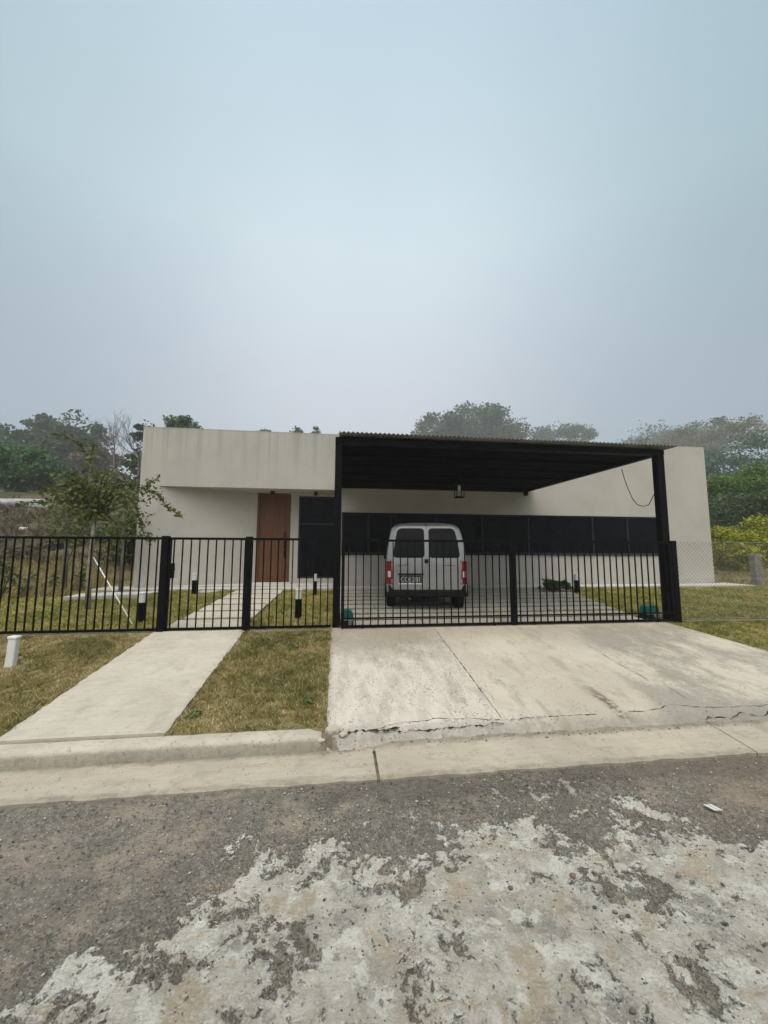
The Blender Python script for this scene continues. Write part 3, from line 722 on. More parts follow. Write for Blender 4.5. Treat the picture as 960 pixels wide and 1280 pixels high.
# ------------------------------------------------------------------ railing fence, gates
ZB, ZT = .535, 1.965
def rail_set(root, x0, x1, y=6.42, zb=ZB, zt=ZT, extra=None, pitch=.1195, mat='black_metal', stiles=False):
    MB().box(x0, x1, y-.018, y+.018, zt-.038, zt).build('top_rail', mat, root, bevel=.002, seg=1)
    MB().box(x0, x1, y-.018, y+.018, zb, zb+.038).build('bottom_rail', mat, root, bevel=.002, seg=1)
    zs = [(zb+.038, zt-.038)]
    if extra: MB().box(x0, x1, y-.016, y-.0112, extra, extra+.026).build('middle_rail', mat, root)
    n = max(1, round((x1-x0)/pitch)); step = (x1-x0)/n
    proto = None
    for i in range(n):
        x = x0+(i+.5)*step
        if proto is None:
            proto = MB().box(x-.0088, x+.0088, y-.0088, y+.0088, zb+.038, zt-.038).build('bar', mat, root); px = x
        else:
            b = proto.copy(); C.objects.link(b); b.location.x = proto.location.x+(x-px)
def post(root, x, w=.10, y=6.42, z0=.3, z1=1.985, name='post'):
    return MB().box(x-w/2, x+w/2, y-w/2, y+w/2, z0, z1).build(name, 'black_metal', root, bevel=.004)
fl = thing('railing_fence', (-4.9, 6.42, .5), 'long black bar railing left of the walk gate', 'fence', 'black railing fence')
rail_set(fl, -7.2, -2.695); post(fl, -2.64); post(fl, -7.25)
fm = thing('railing_fence', (-.7, 6.42, .5), 'short black bar railing between the walk gate and the carport post', 'fence', 'black railing fence')
rail_set(fm, -1.32, -.06); post(fm, -1.375)
pg = thing('walk_gate', (-2.0, 6.42, .55), 'narrow black barred walk gate across the garden path with lock box', 'gate')
rail_set(pg, -2.575, -1.44)
MB().box(-2.583, -2.55, 6.402, 6.438, ZB-.01, ZT).build('stile', 'black_metal', pg); MB().box(-1.445, -1.43, 6.402, 6.438, ZB-.01, ZT).build('stile', 'black_metal', pg)
lk = MB().box(-2.575, -2.50, 6.385, 6.46, 1.33, 1.56).build('lock_box', 'black_metal', pg, bevel=.006)
MB().tube([(-2.53, 6.38, 1.47), (-2.53, 6.34, 1.47), (-2.45, 6.34, 1.47)], .009, 8).build('handle', 'black_metal', lk)
GY_ = 6.385
def leaf_gate(x0, x1, label, hinge_right):
    g_ = thing('sliding_gate', ((x0+x1)/2, GY_, .52), label, 'gate', 'sliding driveway gate leaves')
    rail_set(g_, x0+.05, x1-.05, GY_, .53, 1.955, extra=.665, pitch=.1225)
    MB().box(x0, x0+.05, GY_-.022, GY_+.022, .525, 1.965).build('stile', 'black_metal', g_, bevel=.003)
    MB().box(x1-.05, x1, GY_-.022, GY_+.022, .525, 1.965).build('stile', 'black_metal', g_, bevel=.003)
    for x in (x0+.35, x1-.35):
        r = MB().lathe([(.001, -.014), (.03, -.014), (.03, .014), (.001, .014)], (0, 0, 0), 14).build('roller', 'black_plastic', g_)
        r.matrix_parent_inverse = Matrix(); r.location = (x-g_.location.x, 0, .0065+.02); r.rotation_euler = (pi/2, 0, 0)
    return g_
leaf_gate(.10, 3.035, 'left leaf of the wide black barred driveway gate, nearest the carport\'s left post', False)
leaf_gate(3.045, 6.09, 'right leaf of the wide black barred driveway gate, beside the mesh fence', True)
one(MB().box(.0, 6.2, GY_-.025, GY_+.025, .49, .500), 'gate_track', 'galvanised', 'long steel floor track under the driveway gate', 'gate track')
gp = one(MB().box(6.10, 6.20, 6.36, 6.44, .42, 1.97), 'gate_post', 'black_metal', 'black square steel post at the right end of the driveway gate', 'post', bevel=.004)

def motor(x, y, sc, label):
    t = thing('gate_motor', (x, y, .515), label, 'gate motor', 'gate opener motors')
    z = .516
    MB().box(x-.13*sc, x+.13*sc, y-.09, y+.09, z, z+.11).build('base', 'black_plastic', t, bevel=.012)
    prof = [(-.13, .11), (-.125, .20), (-.10, .245), (-.05, .268), (.05, .268), (.10, .245), (.125, .20), (.13, .11)]
    mb = MB(); n = len(prof)
    mb.add([(x+a*sc, y-.085, z+h) for a, h in prof]+[(x+a*sc, y+.085, z+h) for a, h in prof],
           [tuple(range(n)), tuple(reversed(range(n, 2*n)))]+[(i, (i+1) % n, n+(i+1) % n, n+i) for i in range(n)])
    mb.build('cover', 'teal_plastic', t, bevel=.01)
    MB().box(x-.125*sc, x+.125*sc, y-.093, y-.0915, z+.105, z+.125).build('trim_strip', 'grey_plastic', t)
    r = MB().lathe([(.001, -.02), (.04, -.02), (.04, .02), (.001, .02)], (0, 0, 0), 18).build('cog', 'grey_plastic', t)
    r.matrix_parent_inverse = Matrix(); r.location = (.05*sc, -.10, .075); r.rotation_euler = (pi/2, 0, 0)
motor(.21, 6.60, .78, 'green gate motor box with domed cover beside the left carport post')
motor(5.82, 6.66, 1.05, 'wider green gate motor box beside the right carport post')

# ------------------------------------------------------------------ wire mesh fence at the right
cl = thing('wire_mesh_fence', (8, 6.42, .5), 'grey diamond wire mesh fence right of the driveway gate', 'fence')
mb = MB(); X0, X1, Z0, Z1 = 6.21, 11.4, .56, 1.95; d_ = .075
h_ = Z1-Z0; t = X0-h_
while t < X1:
    for sg in (1, -1):
        a0 = max(t, X0); a1 = min(t+h_, X1)
        if a1-a0 > .01:
            if sg == 1: pa, pb = (a0, Z0+(a0-t)), (a1, Z0+(a1-t))
            else: pa, pb = (a0, Z1-(a0-t)), (a1, Z1-(a1-t))
            mb.tube([(pa[0], 6.42+.0015*sg, pa[1]), (pb[0], 6.42+.0015*sg, pb[1])], .0021, 3, False)
    t += d_
mb.build('mesh_panel', 'mesh_wire', cl)
mb = MB()
for zz in (Z0, 1.27, Z1): mb.tube([(X0, 6.416, zz), (X1, 6.416, zz)], .0028, 5)
mb.build('strand_wire', 'galvanised', cl)
for x in (8.72, 11.4): MB().tube([(x, 6.425, .4), (x+.01, 6.425, 1.98)], .006, 6).build('post', 'weathered_post', cl)
p = at(947, 730, 10.9)
one(MB().prism([(p.x-.12, p.y-.1), (p.x+.12, p.y-.1), (p.x+.12, p.y+.1), (p.x-.12, p.y+.1)], .55, 1.72), 'fence_post', 'weathered_post', 'stout weathered grey concrete post standing by the bushes right of the house', 'post', bevel=.012)
# side boundary mesh fence running back from it
sf = thing('wire_mesh_fence', (13.6, 14, .6), 'side boundary wire mesh running back past the bushes', 'fence')
mb = MB()
for zz in (.85, 1.3, 1.66): mb.tube([(p.x, p.y, zz), (p.x+1.2, 20, zz+.45)], .004, 4)
mb.build('strand_wire', 'galvanised', sf)
for i in (1, 2): MB().box(p.x+i*.45-.06, p.x+i*.45+.06, p.y+i*3.6-.06, p.y+i*3.6+.06, .6, 1.75+.17*i).build('post', 'weathered_post', sf)

# ------------------------------------------------------------------ bollard lights
def bollard(x, y, hh, r, label):
    z = zg(x, y)-.005
    t = thing('bollard_light', (x, y, z), label, 'bollard light', 'garden bollard lights')
    MB().lathe([(r*1.1, 0), (r*1.1, .012), (r, .014), (r, hh*.66), (r*.98, hh*.665)], (x, y, z), 18).build('body', 'black_metal', t)
    MB().lathe([(r*.9, hh*.66), (r*.92, hh*.67), (r*.92, hh*.965), (r*.9, hh*.97)], (x, y, z), 18).build('diffuser', 'off_white_lamp', t, smooth=False)
    MB().lathe([(r, hh*.965), (r, hh*.99), (r*.9, hh)], (x, y, z), 18).build('cap', 'white_plastic', t)
bollard(-3.30, 7.22, .50, .062, 'black and white bollard light in the lawn behind the long left railing')
bollard(-3.47, 10.2, .52, .058, 'black and white bollard light left of the strip path near the entrance')
bollard(-.66, 7.32, .52, .062, 'black and white bollard light in the lawn just behind the short railing')
bollard(-.50, 9.9, .52, .048, 'black and white bollard light in front of the tall dark entrance window')
bollard(6.42, 9.75, .52, .055, 'black bollard light beside the low dark shrub at the edge of the parking pad')

# white pipe stub on the verge
bx, by = -3.86, 5.32; bz = zg(bx, by)
mt = thing('meter_post', (bx, by, bz), 'short white plastic service post standing in the outer left grass', 'post')
MB().prism([(bx-.052, by-.04), (bx+.042, by-.04), (bx+.042, by+.04), (bx-.052, by+.04)], bz-.05, bz+.335).build('body', 'white_plastic', mt, bevel=.018, seg=3)
MB().box(bx-.058, bx+.048, by-.046, by+.046, bz+.325, bz+.36).build('cap', 'white_plastic', mt, bevel=.01)
mt.rotation_euler = (0, radians(2.5), 0)
for ch in mt.children: ch.matrix_parent_inverse = Matrix.Translation(-Vector((bx, by, bz)))

# ------------------------------------------------------------------ van
VX, VY, VZ = 1.825, 7.66, .545
van = thing('van', (VX, VY, VZ), 'silver small van with twin rear doors parked nose in under the carport', 'van')
OUT = [(.838, .40), (.842, .46), (.847, .55), (.85, .80), (.848, .95), (.838, 1.10), (.815, 1.28), (.785, 1.46), (.755, 1.60), (.72, 1.70), (.66, 1.755), (.56, 1.785), (.35, 1.805), (0, 1.812)]
def hw(z):
    for (a, za), (b, zb) in zip(OUT[:-1], OUT[1:]):
        if za <= z <= zb: return a+(b-a)*(z-za)/(zb-za)
    return OUT[0][0] if z < OUT[0][1] else 0
def rearY(z): return .0 if z < .95 else .145*((z-.95)/.8)**1.25
st = [(0.0, .955, 1, 0), (.012, .975, 1, 0), (.045, .995, 1, 0), (.10, 1, 1, 0), (.5, 1, 1, 0), (1.4, 1, 1, 0), (2.0, 1, .985, 0), (2.25, .99, .955, 0), (2.62, .975, .72, 0), (2.75, .97, .64, 0), (3.1, .95, .57, 0), (3.35, .88, .50, 0), (3.42, .80, .40, 0)]
vs = []; n = 2*len(OUT)-1
for (y, w, h_, _) in st:
    for sgn, lst in ((-1, OUT), (1, OUT[-2::-1])):
        for x, z in lst:
            z2 = .40+(z-.40)*h_
            if h_ < .9 and z > 1.0: xx = x + (.80-x)*.5 if z < 1.72 else x*1.05
            else: xx = x
            wy = rearY(z)*max(0, 1-y/1.2)
            zz = z2-(1-w)*.6*max(0, (z-1.6))*2 if y < .1 else z2
            vs.append((VX+sgn*xx*w, VY+y+wy, VZ+zz))
fs = [(j*n+i, j*n+i+1, (j+1)*n+i+1, (j+1)*n+i) for j in range(len(st)-1) for i in range(n-1)]
fs += [((j*n+n-1), j*n, (j+1)*n, (j+1)*n+n-1) for j in range(len(st)-1)]
# rear cap by rows
for i in range(len(OUT)-1): fs.append((i, i+1, n-2-i, n-1-i))
k0 = (len(st)-1)*n
for i in range(len(OUT)-1): fs.append((k0+i, k0+i+1, k0+n-2-i, k0+n-1-i))
mb = MB(); mb.add(vs, fs); body = mb.build('body', 'van_silver', van)
for p_ in body.data.polygons: p_.use_smooth = True
def panel(rows, off, th, name, mat, parent, bow=.0):
    """sheet following the raked rear: rows of (z, xl, xr) relative to the van"""
    mb = MB(); n = len(rows); vs = []; cols = 7
    for o_ in (off, off-th):
        for z, a, b in rows:
            for c_ in range(cols):
                x = a+(b-a)*c_/(cols-1)
                vs.append((VX+x, VY+rearY(z)-o_+.03*abs(x/.85)**4, VZ+z))
    N_ = n*cols
    fs = [(i*cols+c_, i*cols+c_+1, (i+1)*cols+c_+1, (i+1)*cols+c_) for i in range(n-1) for c_ in range(cols-1)]
    fs += [tuple(N_+q for q in reversed(f)) for f in fs]
    for i in range(n-1):
        for c_ in (0, cols-1):
            a, b = i*cols+c_, (i+1)*cols+c_; fs.append((a, b, b+N_, a+N_))
    for c_ in range(cols-1):
        for i in (0, n-1):
            a = i*cols+c_; fs.append((a, a+1, a+1+N_, a+N_))
    mb.add(vs, fs); o = mb.build(name, mat, parent); return o
def rounded(z0, z1, xl, xr, r, n=5, extra=()):
    """rows for a round-cornered panel; xl / xr are functions of z"""
    zs = [z0+r*(1-cos(pi/2*i/n)) for i in range(n+1)]+list(extra)+[z1-r*(1-cos(pi/2*i/n)) for i in range(n, -1, -1)]
    rows = []
    for z in zs:
        d = 0
        if z < z0+r: d = r-math.sqrt(max(0, r*r-(z0+r-z)**2))
        elif z > z1-r: d = r-math.sqrt(max(0, r*r-(z-z1+r)**2))
        rows.append((z, xl(z)+d, xr(z)-d))
    return rows
GAP = -.01
ex = [.6, .7, .8, .85, .9, .95, 1.0, 1.05, 1.1, 1.2, 1.3, 1.4, 1.5, 1.6]
doors = []
for sg in (-1, 1):
    if sg < 0: xl = lambda z: -hw(z)*.955+.075; xr = lambda z: -.004-GAP
    else: xl = lambda z: .004-GAP; xr = lambda z: hw(z)*.955-.075
    dd = panel(rounded(.44, 1.735, xl, xr, .05, extra=ex), .022, .03, 'rear_door', 'van_silver', van); doors.append(dd)
    if sg < 0: wl = lambda z: -hw(z)*.955+.10; wr = lambda z: -.050-GAP
    else: wl = lambda z: .040-GAP; wr = lambda z: hw(z)*.955-.10
    panel(rounded(1.085, 1.69, wl, wr, .075, extra=ex[9:14]), .027, .006, 'rear_window', 'van_glass', dd)
    # swage line across the door
    a, b = (xl(.86)+.01, xr(.86)-.012) if sg < 0 else (xl(.86)+.012, xr(.86)-.01)
    panel([(.838, a, b), (.86, a, b), (.878, a, b)], .032, .010, 'swage', 'van_silver', dd)
    # hinges
    for zz in (.62, 1.02):
        x = -hw(zz)*.955+.09 if sg < 0 else hw(zz)*.955-.09
        MB().box(VX+x-.012, VX+x+.012, VY+rearY(zz)-.03, VY+rearY(zz)+.03, VZ+zz-.04, VZ+zz+.04).build('hinge', 'van_silver', dd, bevel=.004)
panel(rounded(.98, 1.06, lambda z: -.045, lambda z: .03, .015), .045, .03, 'handle', 'black_plastic', doors[1])
panel(rounded(.985, 1.055, lambda z: -.115, lambda z: -.055, .02), .03, .01, 'badge', 'galvanised', doors[0])
panel([(.925, .36, .58), (.945, .36, .58)], .0245, .003, 'lettering', 'grey_plastic', doors[1]); panel([(.925, -.60, -.42), (.945, -.60, -.42)], .0245, .003, 'lettering', 'grey_plastic', doors[0])
# number plate with its recess
panel([(.745, -.60, -.07), (.775, -.60, -.07)], .06, .05, 'plate_lamp', 'black_plastic', doors[0])
pl = panel([(.585, -.575, -.095), (.735, -.575, -.095)], .030, .006, 'number_plate', 'plate_black', doors[0])
panel([(.560, -.585, -.085), (.583, -.585, -.085)], .040, .03, 'tailgate_catchlight', 'plate_white', pl)  # light caught on the tailgate's lower edge, painted as a white strip
cu = bpy.data.curves.new('t', 'FONT'); cu.body = 'CQJ 281'; cu.size = .135; cu.align_x = 'CENTER'; cu.extrude = .001
to = bpy.data.objects.new('t', cu); C.objects.link(to); dg = bpy.context.evaluated_depsgraph_get(); me = bpy.data.meshes.new_from_object(to.evaluated_get(dg)); bpy.data.objects.remove(to)
me.materials.clear(); me.materials.append(M['plate_white'])
for v_ in me.vertices: v_.co = Vector((VX-.335+v_.co.x*.86, VY-.0325-v_.co.z, VZ+.612+v_.co.y))
me.materials[0] = M['plate_letter']; to = bpy.data.objects.new('plate_text', me); C.objects.link(to); put_under(to, pl)
# lights
for sg in (-1, 1):
    def lx_(z, s=sg): return (-hw(z)*.985, -hw(z)*.985+.10+.022*(z < .9)) if s < 0 else (hw(z)*.985-.10-.022*(z < .9), hw(z)*.985)
    rows = [(z, *lx_(z)) for z in (.565, .6, .68, .76, .84, .92, .99, 1.02)]
    t_ = panel(rows, .03, .14, 'tail_light', 'red_lens', van)
    rows = [(z, lx_(z)[0]+.03, lx_(z)[1]-.03) for z in (.70, .76, .82)]
    panel(rows, .034, .01, 'reverse_lens', 'clear_lens', t_)
# bumper
mb = MB(); pr = [(-.03, .305), (-.085, .335), (-.085, .43), (-.05, .455), (.10, .46), (.10, .30)]
xs = np.linspace(-1, 1, 61); vs = []
for u in xs:
    x = u*.872; dy = .16*abs(u)**7
    for a, z in pr: vs.append((VX+x, VY+a+dy, VZ+z+(.115*float(sst(.80, .90, abs(u))) if z > .4 else 0)))
n = len(pr); fs = [(i*n+j, i*n+(j+1) % n, (i+1)*n+(j+1) % n, (i+1)*n+j) for i in range(60) for j in range(n)]+[tuple(range(n)), tuple(range(60*n, 61*n))]
mb.add(vs, fs); mb.build('bumper', 'black_plastic', van)
MB().box(VX-.80, VX+.80, VY+.12, VY+3.25, VZ+.31, VZ+.405).build('underbody', 'black_plastic', van)
MB().tube([(VX-.35, VY+.02, VZ+.27), (VX-.35, VY+.5, VZ+.27)], .025, 10).build('exhaust_pipe', 'grey_plastic', van)
for sx in (-1, 1):
    for yy in (.58, 2.85):
        w_ = MB().lathe([(.20, -.095), (.285, -.095), (.305, -.07), (.31, 0), (.305, .07), (.285, .095), (.20, .095)], (VX+sx*.735, VY+yy, VZ+.31), 28, 'X').build('wheel', 'rubber', van)
        MB().lathe([(.001, .0), (.09, .01), (.19, .02), (.21, .0), (.21, -.02), (.001, -.02)] if sx > 0 else [(.001, .02), (.21, .02), (.21, 0), (.19, -.02), (.09, -.01), (.001, 0)], (VX+sx*.83, VY+yy, VZ+.31), 24, 'X').build('rim', 'rim_steel', w_)
    # side windows and mirrors
    pts_ = []
    for y0, y1 in ((.45, 1.25), (1.4, 2.1)):
        mb = MB(); mb.add([(VX+sx*(hw(z)+.004), VY+y+.0, VZ+z) for y in (y0, y1) for z in (1.08, 1.28, 1.46, 1.6)], [(0, 1, 5, 4), (1, 2, 6, 5), (2, 3, 7, 6)]); mb.build('side_window', 'van_glass', van)
    MB().box(VX+sx*.85-.06, VX+sx*.85+.06, VY+2.28, VY+2.36, VZ+1.02, VZ+1.20).build('side_mirror', 'black_plastic', van, bevel=.02)
MB().tube([(VX, VY+1.9, VZ+1.79), (VX, VY+1.6, VZ+2.1)], .004, 6).build('aerial', 'black_plastic', van)
panel([(1.755, -.02, .012), (1.775, -.02, .012)], .0, .03, 'roof_seal', 'black_plastic', van)
mb = MB(); mb.add([(VX+a, VY+y, VZ+z) for a, y, z in ((-.66, 2.30, 1.66), (.66, 2.30, 1.66), (.72, 2.66, 1.30), (-.72, 2.66, 1.30))], [(0, 1, 2, 3)]); mb.build('windscreen', 'van_glass', van)

van.rotation_euler.z = radians(-7.5); van.scale.x = .97

# ------------------------------------------------------------------ foliage helpers
def leaf_quads(P, size, aspect=.55, upbias=.0, var=.35, direction=None):
    n = len(P)
    d = rng.normal(size=(n, 3)); d[:, 2] = d[:, 2]*.8-upbias
    if direction is not None: d = d*.6+direction
    d /= np.linalg.norm(d, axis=1)[:, None]+1e-9
    w = np.cross(d, rng.normal(size=(n, 3))); w /= np.linalg.norm(w, axis=1)[:, None]+1e-9
    s = size*(1+rng.uniform(-var, var, n))[:, None]
    a = P-d*s*.5; b = P+d*s*.5
    V = np.stack([a, P+w*s*aspect*.5, b, P-w*s*aspect*.5], 1).reshape(-1, 3)
    Fc = np.arange(4*n).reshape(n, 4)
    return V, Fc
def limb_path(a, b, sag=.15, n=5):
    a = np.array(a, float); b = np.array(b, float); L = np.linalg.norm(b-a)
    off = rng.normal(size=3)*L*.08; off[2] += L*sag
    out = []
    for i in range(n+1):
        t = i/n; p = a+(b-a)*t+off*math.sin(pi*t)
        out.append(p)
    return out
def tree(name, label, cat, base, crown, R, mat, leaf_size, n_clump=26, n_leaf=220, trunk_r=.18, bark='bark', group=None, flat=.6, shell=.55, trunk_h=None, lean=(0, 0), low=-.35, clump_r=.30, direction=None, limb_share=1.):
    base = np.array(base, float); c = np.array(crown, float); R = np.array(R, float)
    root = thing(name, tuple(base), label, cat, group)
    u = rng.normal(size=(n_clump*4, 3)); u /= np.linalg.norm(u, axis=1)[:, None]; u = u[u[:, 2] > low][:n_clump]
    rad = rng.uniform(shell, 1.0, len(u))[:, None]
    cl = c+u*rad*R
    Ps = []; ti = []
    for q in cl:
        cr = R.mean()*clump_r*rng.uniform(.6, 1.35)
        k = int(n_leaf*rng.uniform(.6, 1.4))
        g_ = rng.normal(size=(k, 3)); g_ /= np.linalg.norm(g_, axis=1)[:, None]+1e-9
        g_ *= (rng.uniform(0, 1, k)**.45)[:, None]*cr; g_[:, 2] *= flat
        g_ += rng.normal(size=(k, 3))*cr*.12
        Ps.append(q+g_); ti.append(np.clip(rng.normal(.45+rng.uniform(-.2, .2), .22, k), 0, 1))
    k = int(n_clump*n_leaf*.14)
    g_ = rng.normal(size=(k, 3)); g_ /= np.linalg.norm(g_, axis=1)[:, None]; g_ = g_*(rng.uniform(.1, 1.08, k)**.6)[:, None]*R; g_ = g_[g_[:, 2] > low*R[2]*1.2]
    Ps.append(c+g_); ti.append(np.clip(rng.normal(.4, .25, len(g_)), 0, 1))
    P = np.concatenate(Ps); T = np.concatenate(ti)
    V, Fc = leaf_quads(P, leaf_size, direction=direction)
    fast_mesh('crown', V, Fc, mat, T, root)
    mb = MB(); th = trunk_h or max(.5, (c[2]-R[2]*.6-base[2]))
    top = np.array([c[0]*.6+base[0]*.4+lean[0], c[1]*.6+base[1]*.4, base[2]+th])
    path = limb_path(base-np.array([0, 0, .3]), top, .02, 6); mb.tube(path, [trunk_r*(1.25 if i == 0 else 1-.06*i) for i in range(7)], 8)
    for q in cl[:max(3, int(len(cl)*.6*limb_share))]:
        pth = limb_path(top, q, .10, 4); mb.tube(pth, [trunk_r*.55*(1-.2*i)+.01 for i in range(5)], 5, False)
    mb.build('trunk', bark, root, smooth=True)
    return root
def px_tree(name, label, cat, px, top, halfw, bottom, Y, mat, ls, **kw):
    """tree whose crown spans top..bottom and px +- halfw in the photograph, at depth Y"""
    a = at(px, top, Y); b = at(px, bottom, Y); l = at(px-halfw, (top+bottom)/2, Y); r = at(px+halfw, (top+bottom)/2, Y)
    rz = (a.z-b.z)/2; rx_ = (r.x-l.x)/2
    base = (a.x+kw.pop('dx', 0), Y, zg(a.x, Y)); depth = kw.pop('depth', 1.)
    return tree(name, label, cat, base, (a.x, Y, (a.z+b.z)/2), (rx_*.92, rx_*depth, rz*.92), mat, ls, **kw)

LT = 'trees on the slope left of the house'; BT = 'trees behind the house'; RT = 'trees and bushes right of the house'
px_tree('broadleaf_tree', 'loose dark tree cut by the left edge of the picture', 'tree', 2, 524, 40, 610, 92, 'leaf_bluegreen', 0.97, n_clump=34, n_leaf=170, group=LT, trunk_r=.25)
px_tree('broadleaf_tree', 'mid green tree with forked trunk above the white wall', 'tree', 34, 556, 46, 622, 36, 'leaf_mid', 0.31, n_clump=44, n_leaf=230, group=LT, trunk_r=.16, bark='bark', low=-.75)
px_tree('broadleaf_tree', 'tallest dark round-topped tree on the left slope', 'tree', 98, 510, 40, 640, 90, 'leaf_dark', 0.85, n_clump=52, n_leaf=300, group=LT, trunk_r=.3, low=-.8)
px_tree('broadleaf_tree', 'smaller dark tree on the left shoulder of the tallest tree', 'tree', 54, 520, 24, 600, 98, 'leaf_dark', 0.84, n_clump=24, n_leaf=220, group=LT, trunk_r=.22, low=-.6)
px_tree('broadleaf_tree', 'brownish drab tree sloping down right of the tallest tree', 'tree', 128, 548, 30, 650, 78, 'leaf_brown', 0.73, n_clump=34, n_leaf=260, group=LT, trunk_r=.2, low=-.8)
px_tree('conifer_tree', 'dark spiky tree peeping over the left roof corner', 'tree', 186, 522, 18, 640, 46, 'leaf_dark', 0.46, n_clump=40, n_leaf=170, group=BT, trunk_r=.2, low=-.9, flat=.3)
px_tree('broadleaf_tree', 'leafy treetop showing above the left end of the roof', 'tree', 232, 520, 30, 590, 52, 'leaf_mid', 0.46, n_clump=30, n_leaf=200, group=BT, trunk_r=.2, flat=.5)
px_tree('broadleaf_tree', 'small treetop just above the roof, left of the two tiny tips', 'tree', 335, 536, 26, 590, 80, 'leaf_mid', 0.60, n_clump=20, n_leaf=120, group=BT)
px_tree('broadleaf_tree', 'tiny left one of two treetop tips above the roof', 'tree', 370, 531, 11, 575, 85, 'leaf_mid', 0.57, n_clump=14, n_leaf=90, group=BT)
px_tree('broadleaf_tree', 'tiny right one of two treetop tips above the roof, nearest the carport', 'tree', 396, 533, 9, 575, 88, 'leaf_mid', 0.56, n_clump=12, n_leaf=80, group=BT)
px_tree('broadleaf_tree', 'large hazy rounded tree rising above the carport roof', 'tree', 578, 514, 74, 600, 190, 'leaf_dark', 1.63, n_clump=64, n_leaf=300, group=BT, trunk_r=.4, flat=.5, clump_r=.26)
px_tree('broadleaf_tree', 'hazier lower tree above the carport right of the large one', 'tree', 694, 528, 42, 600, 215, 'leaf_dark', 1.49, n_clump=42, n_leaf=240, group=BT, trunk_r=.35, flat=.5)
px_tree('broadleaf_tree', 'bushy dark sprig between the two trees above the carport', 'tree', 655, 532, 16, 590, 180, 'leaf_dark', 1.34, n_clump=18, n_leaf=130, group=BT)
px_tree('broadleaf_tree', 'far pale rounded treetop above the right end of the carport', 'tree', 825, 538, 62, 620, 225, 'leaf_bluegreen', 1.71, n_clump=44, n_leaf=260, group=RT, trunk_r=.4, flat=.5)
px_tree('shrub_tree', 'low dark treetop tuft just above the carport roof edge', 'tree', 792, 546, 20, 590, 150, 'leaf_dark', 1.00, n_clump=18, n_leaf=130, group=RT)
px_tree('windswept_tree', 'golden brown windswept tree with open layered branches', 'tree', 880, 527, 56, 580, 125, 'leaf_gold', 0.92, n_clump=40, n_leaf=150, group=RT, trunk_r=.28, bark='grey_bark', flat=.22, clump_r=.3, direction=np.array([.9, 0, .25]))
px_tree('broadleaf_tree', 'dark drooping tree at the right edge of the picture', 'tree', 952, 541, 66, 652, 60, 'leaf_bluegreen', 0.54, n_clump=64, n_leaf=260, group=RT, trunk_r=.3, flat=.35, low=-.8)
px_tree('broadleaf_tree', 'bright green rounded tree close behind the right wall', 'tree', 930, 583, 60, 668, 24, 'leaf_bright', .19, n_clump=60, n_leaf=330, group=RT, trunk_r=.14, flat=.4, low=-.7)
px_tree('shrub', 'dark green thicket under the bright rounded tree', 'shrub', 935, 615, 70, 715, 21, 'leaf_dark', .17, n_clump=60, n_leaf=330, group=RT, trunk_r=.08, low=-.9, trunk_h=.6)
px_tree('shrub', 'yellow green leafy shrub beside the right end of the house', 'shrub', 912, 652, 24, 744, 15.2, 'leaf_yellow', .13, n_clump=40, n_leaf=120, group=RT, trunk_r=.05, low=-.9, trunk_h=.5, flat=.5, clump_r=.36)
px_tree('shrub', 'tallest yellow green shrub behind the grey concrete post', 'shrub', 948, 638, 27, 744, 16.5, 'leaf_yellow', .14, n_clump=46, n_leaf=120, group=RT, trunk_r=.05, low=-.9, trunk_h=.5, flat=.5, clump_r=.36)
px_tree('shrub', 'taller yellow green shrub cut by the right edge', 'shrub', 992, 650, 30, 740, 17, 'leaf_yellow', .15, n_clump=34, n_leaf=120, group=RT, trunk_r=.05, low=-.8, trunk_h=.5, flat=.45, clump_r=.36)
# left undergrowth
UG = 'shrubs in the undergrowth left of the house'
for px, top, hwid, bot, Y, mt_, lab in (
    (10, 645, 30, 672, 24, 'leaf_dark', 'low dark green bush on the bank below the white wall, leftmost'),
    (16, 586, 34, 622, 46, 'leaf_dark', 'dark hedge bush on the bank top behind the white wall'),
    (52, 650, 17, 674, 23, 'leaf_mid', 'small green bush beside the pale litter on the bank'),
    (30, 684, 42, 732, 15.5, 'leaf_brown', 'dry brown scrub behind the left end of the railing'),
    (84, 662, 26, 722, 17, 'leaf_brown', 'grey brown scrub behind the slender tree trunk'),
    (128, 652, 24, 716, 18, 'leaf_dark', 'dark scrub between the young tree and the house'),
    (155, 640, 22, 725, 15, 'leaf_olive', 'olive bush growing close to the left house corner'),
    (-20, 690, 30, 740, 13, 'leaf_olive', 'olive bush at the left edge behind the railing')):
    px_tree('shrub', lab, 'shrub', px, top, hwid, bot, Y, mt_, .13, n_clump=36, n_leaf=130, group=UG, trunk_r=.04, low=-.9, trunk_h=.3, flat=.6)
# far wooded ridge closing the horizon
Ps = []
for i in range(420):
    x = rng.uniform(-190, 190); y = rng.uniform(195, 235); hh = rng.uniform(4, 8)
    k = 60; g_ = rng.normal(size=(k, 3)); g_ /= np.linalg.norm(g_, axis=1)[:, None]; g_ *= np.array([7, 5, hh*.8])
    Ps.append(np.array([x, y, zg(x, y)+hh*.5])+g_)
P = np.concatenate(Ps); V, Fc = leaf_quads(P, 2.2); o = fast_mesh('far_wood', V, Fc, 'leaf_dark', rng.uniform(0, 1, len(Fc))); tag(o, 'far wooded ridge fading into the fog', 'wood', kind='stuff')

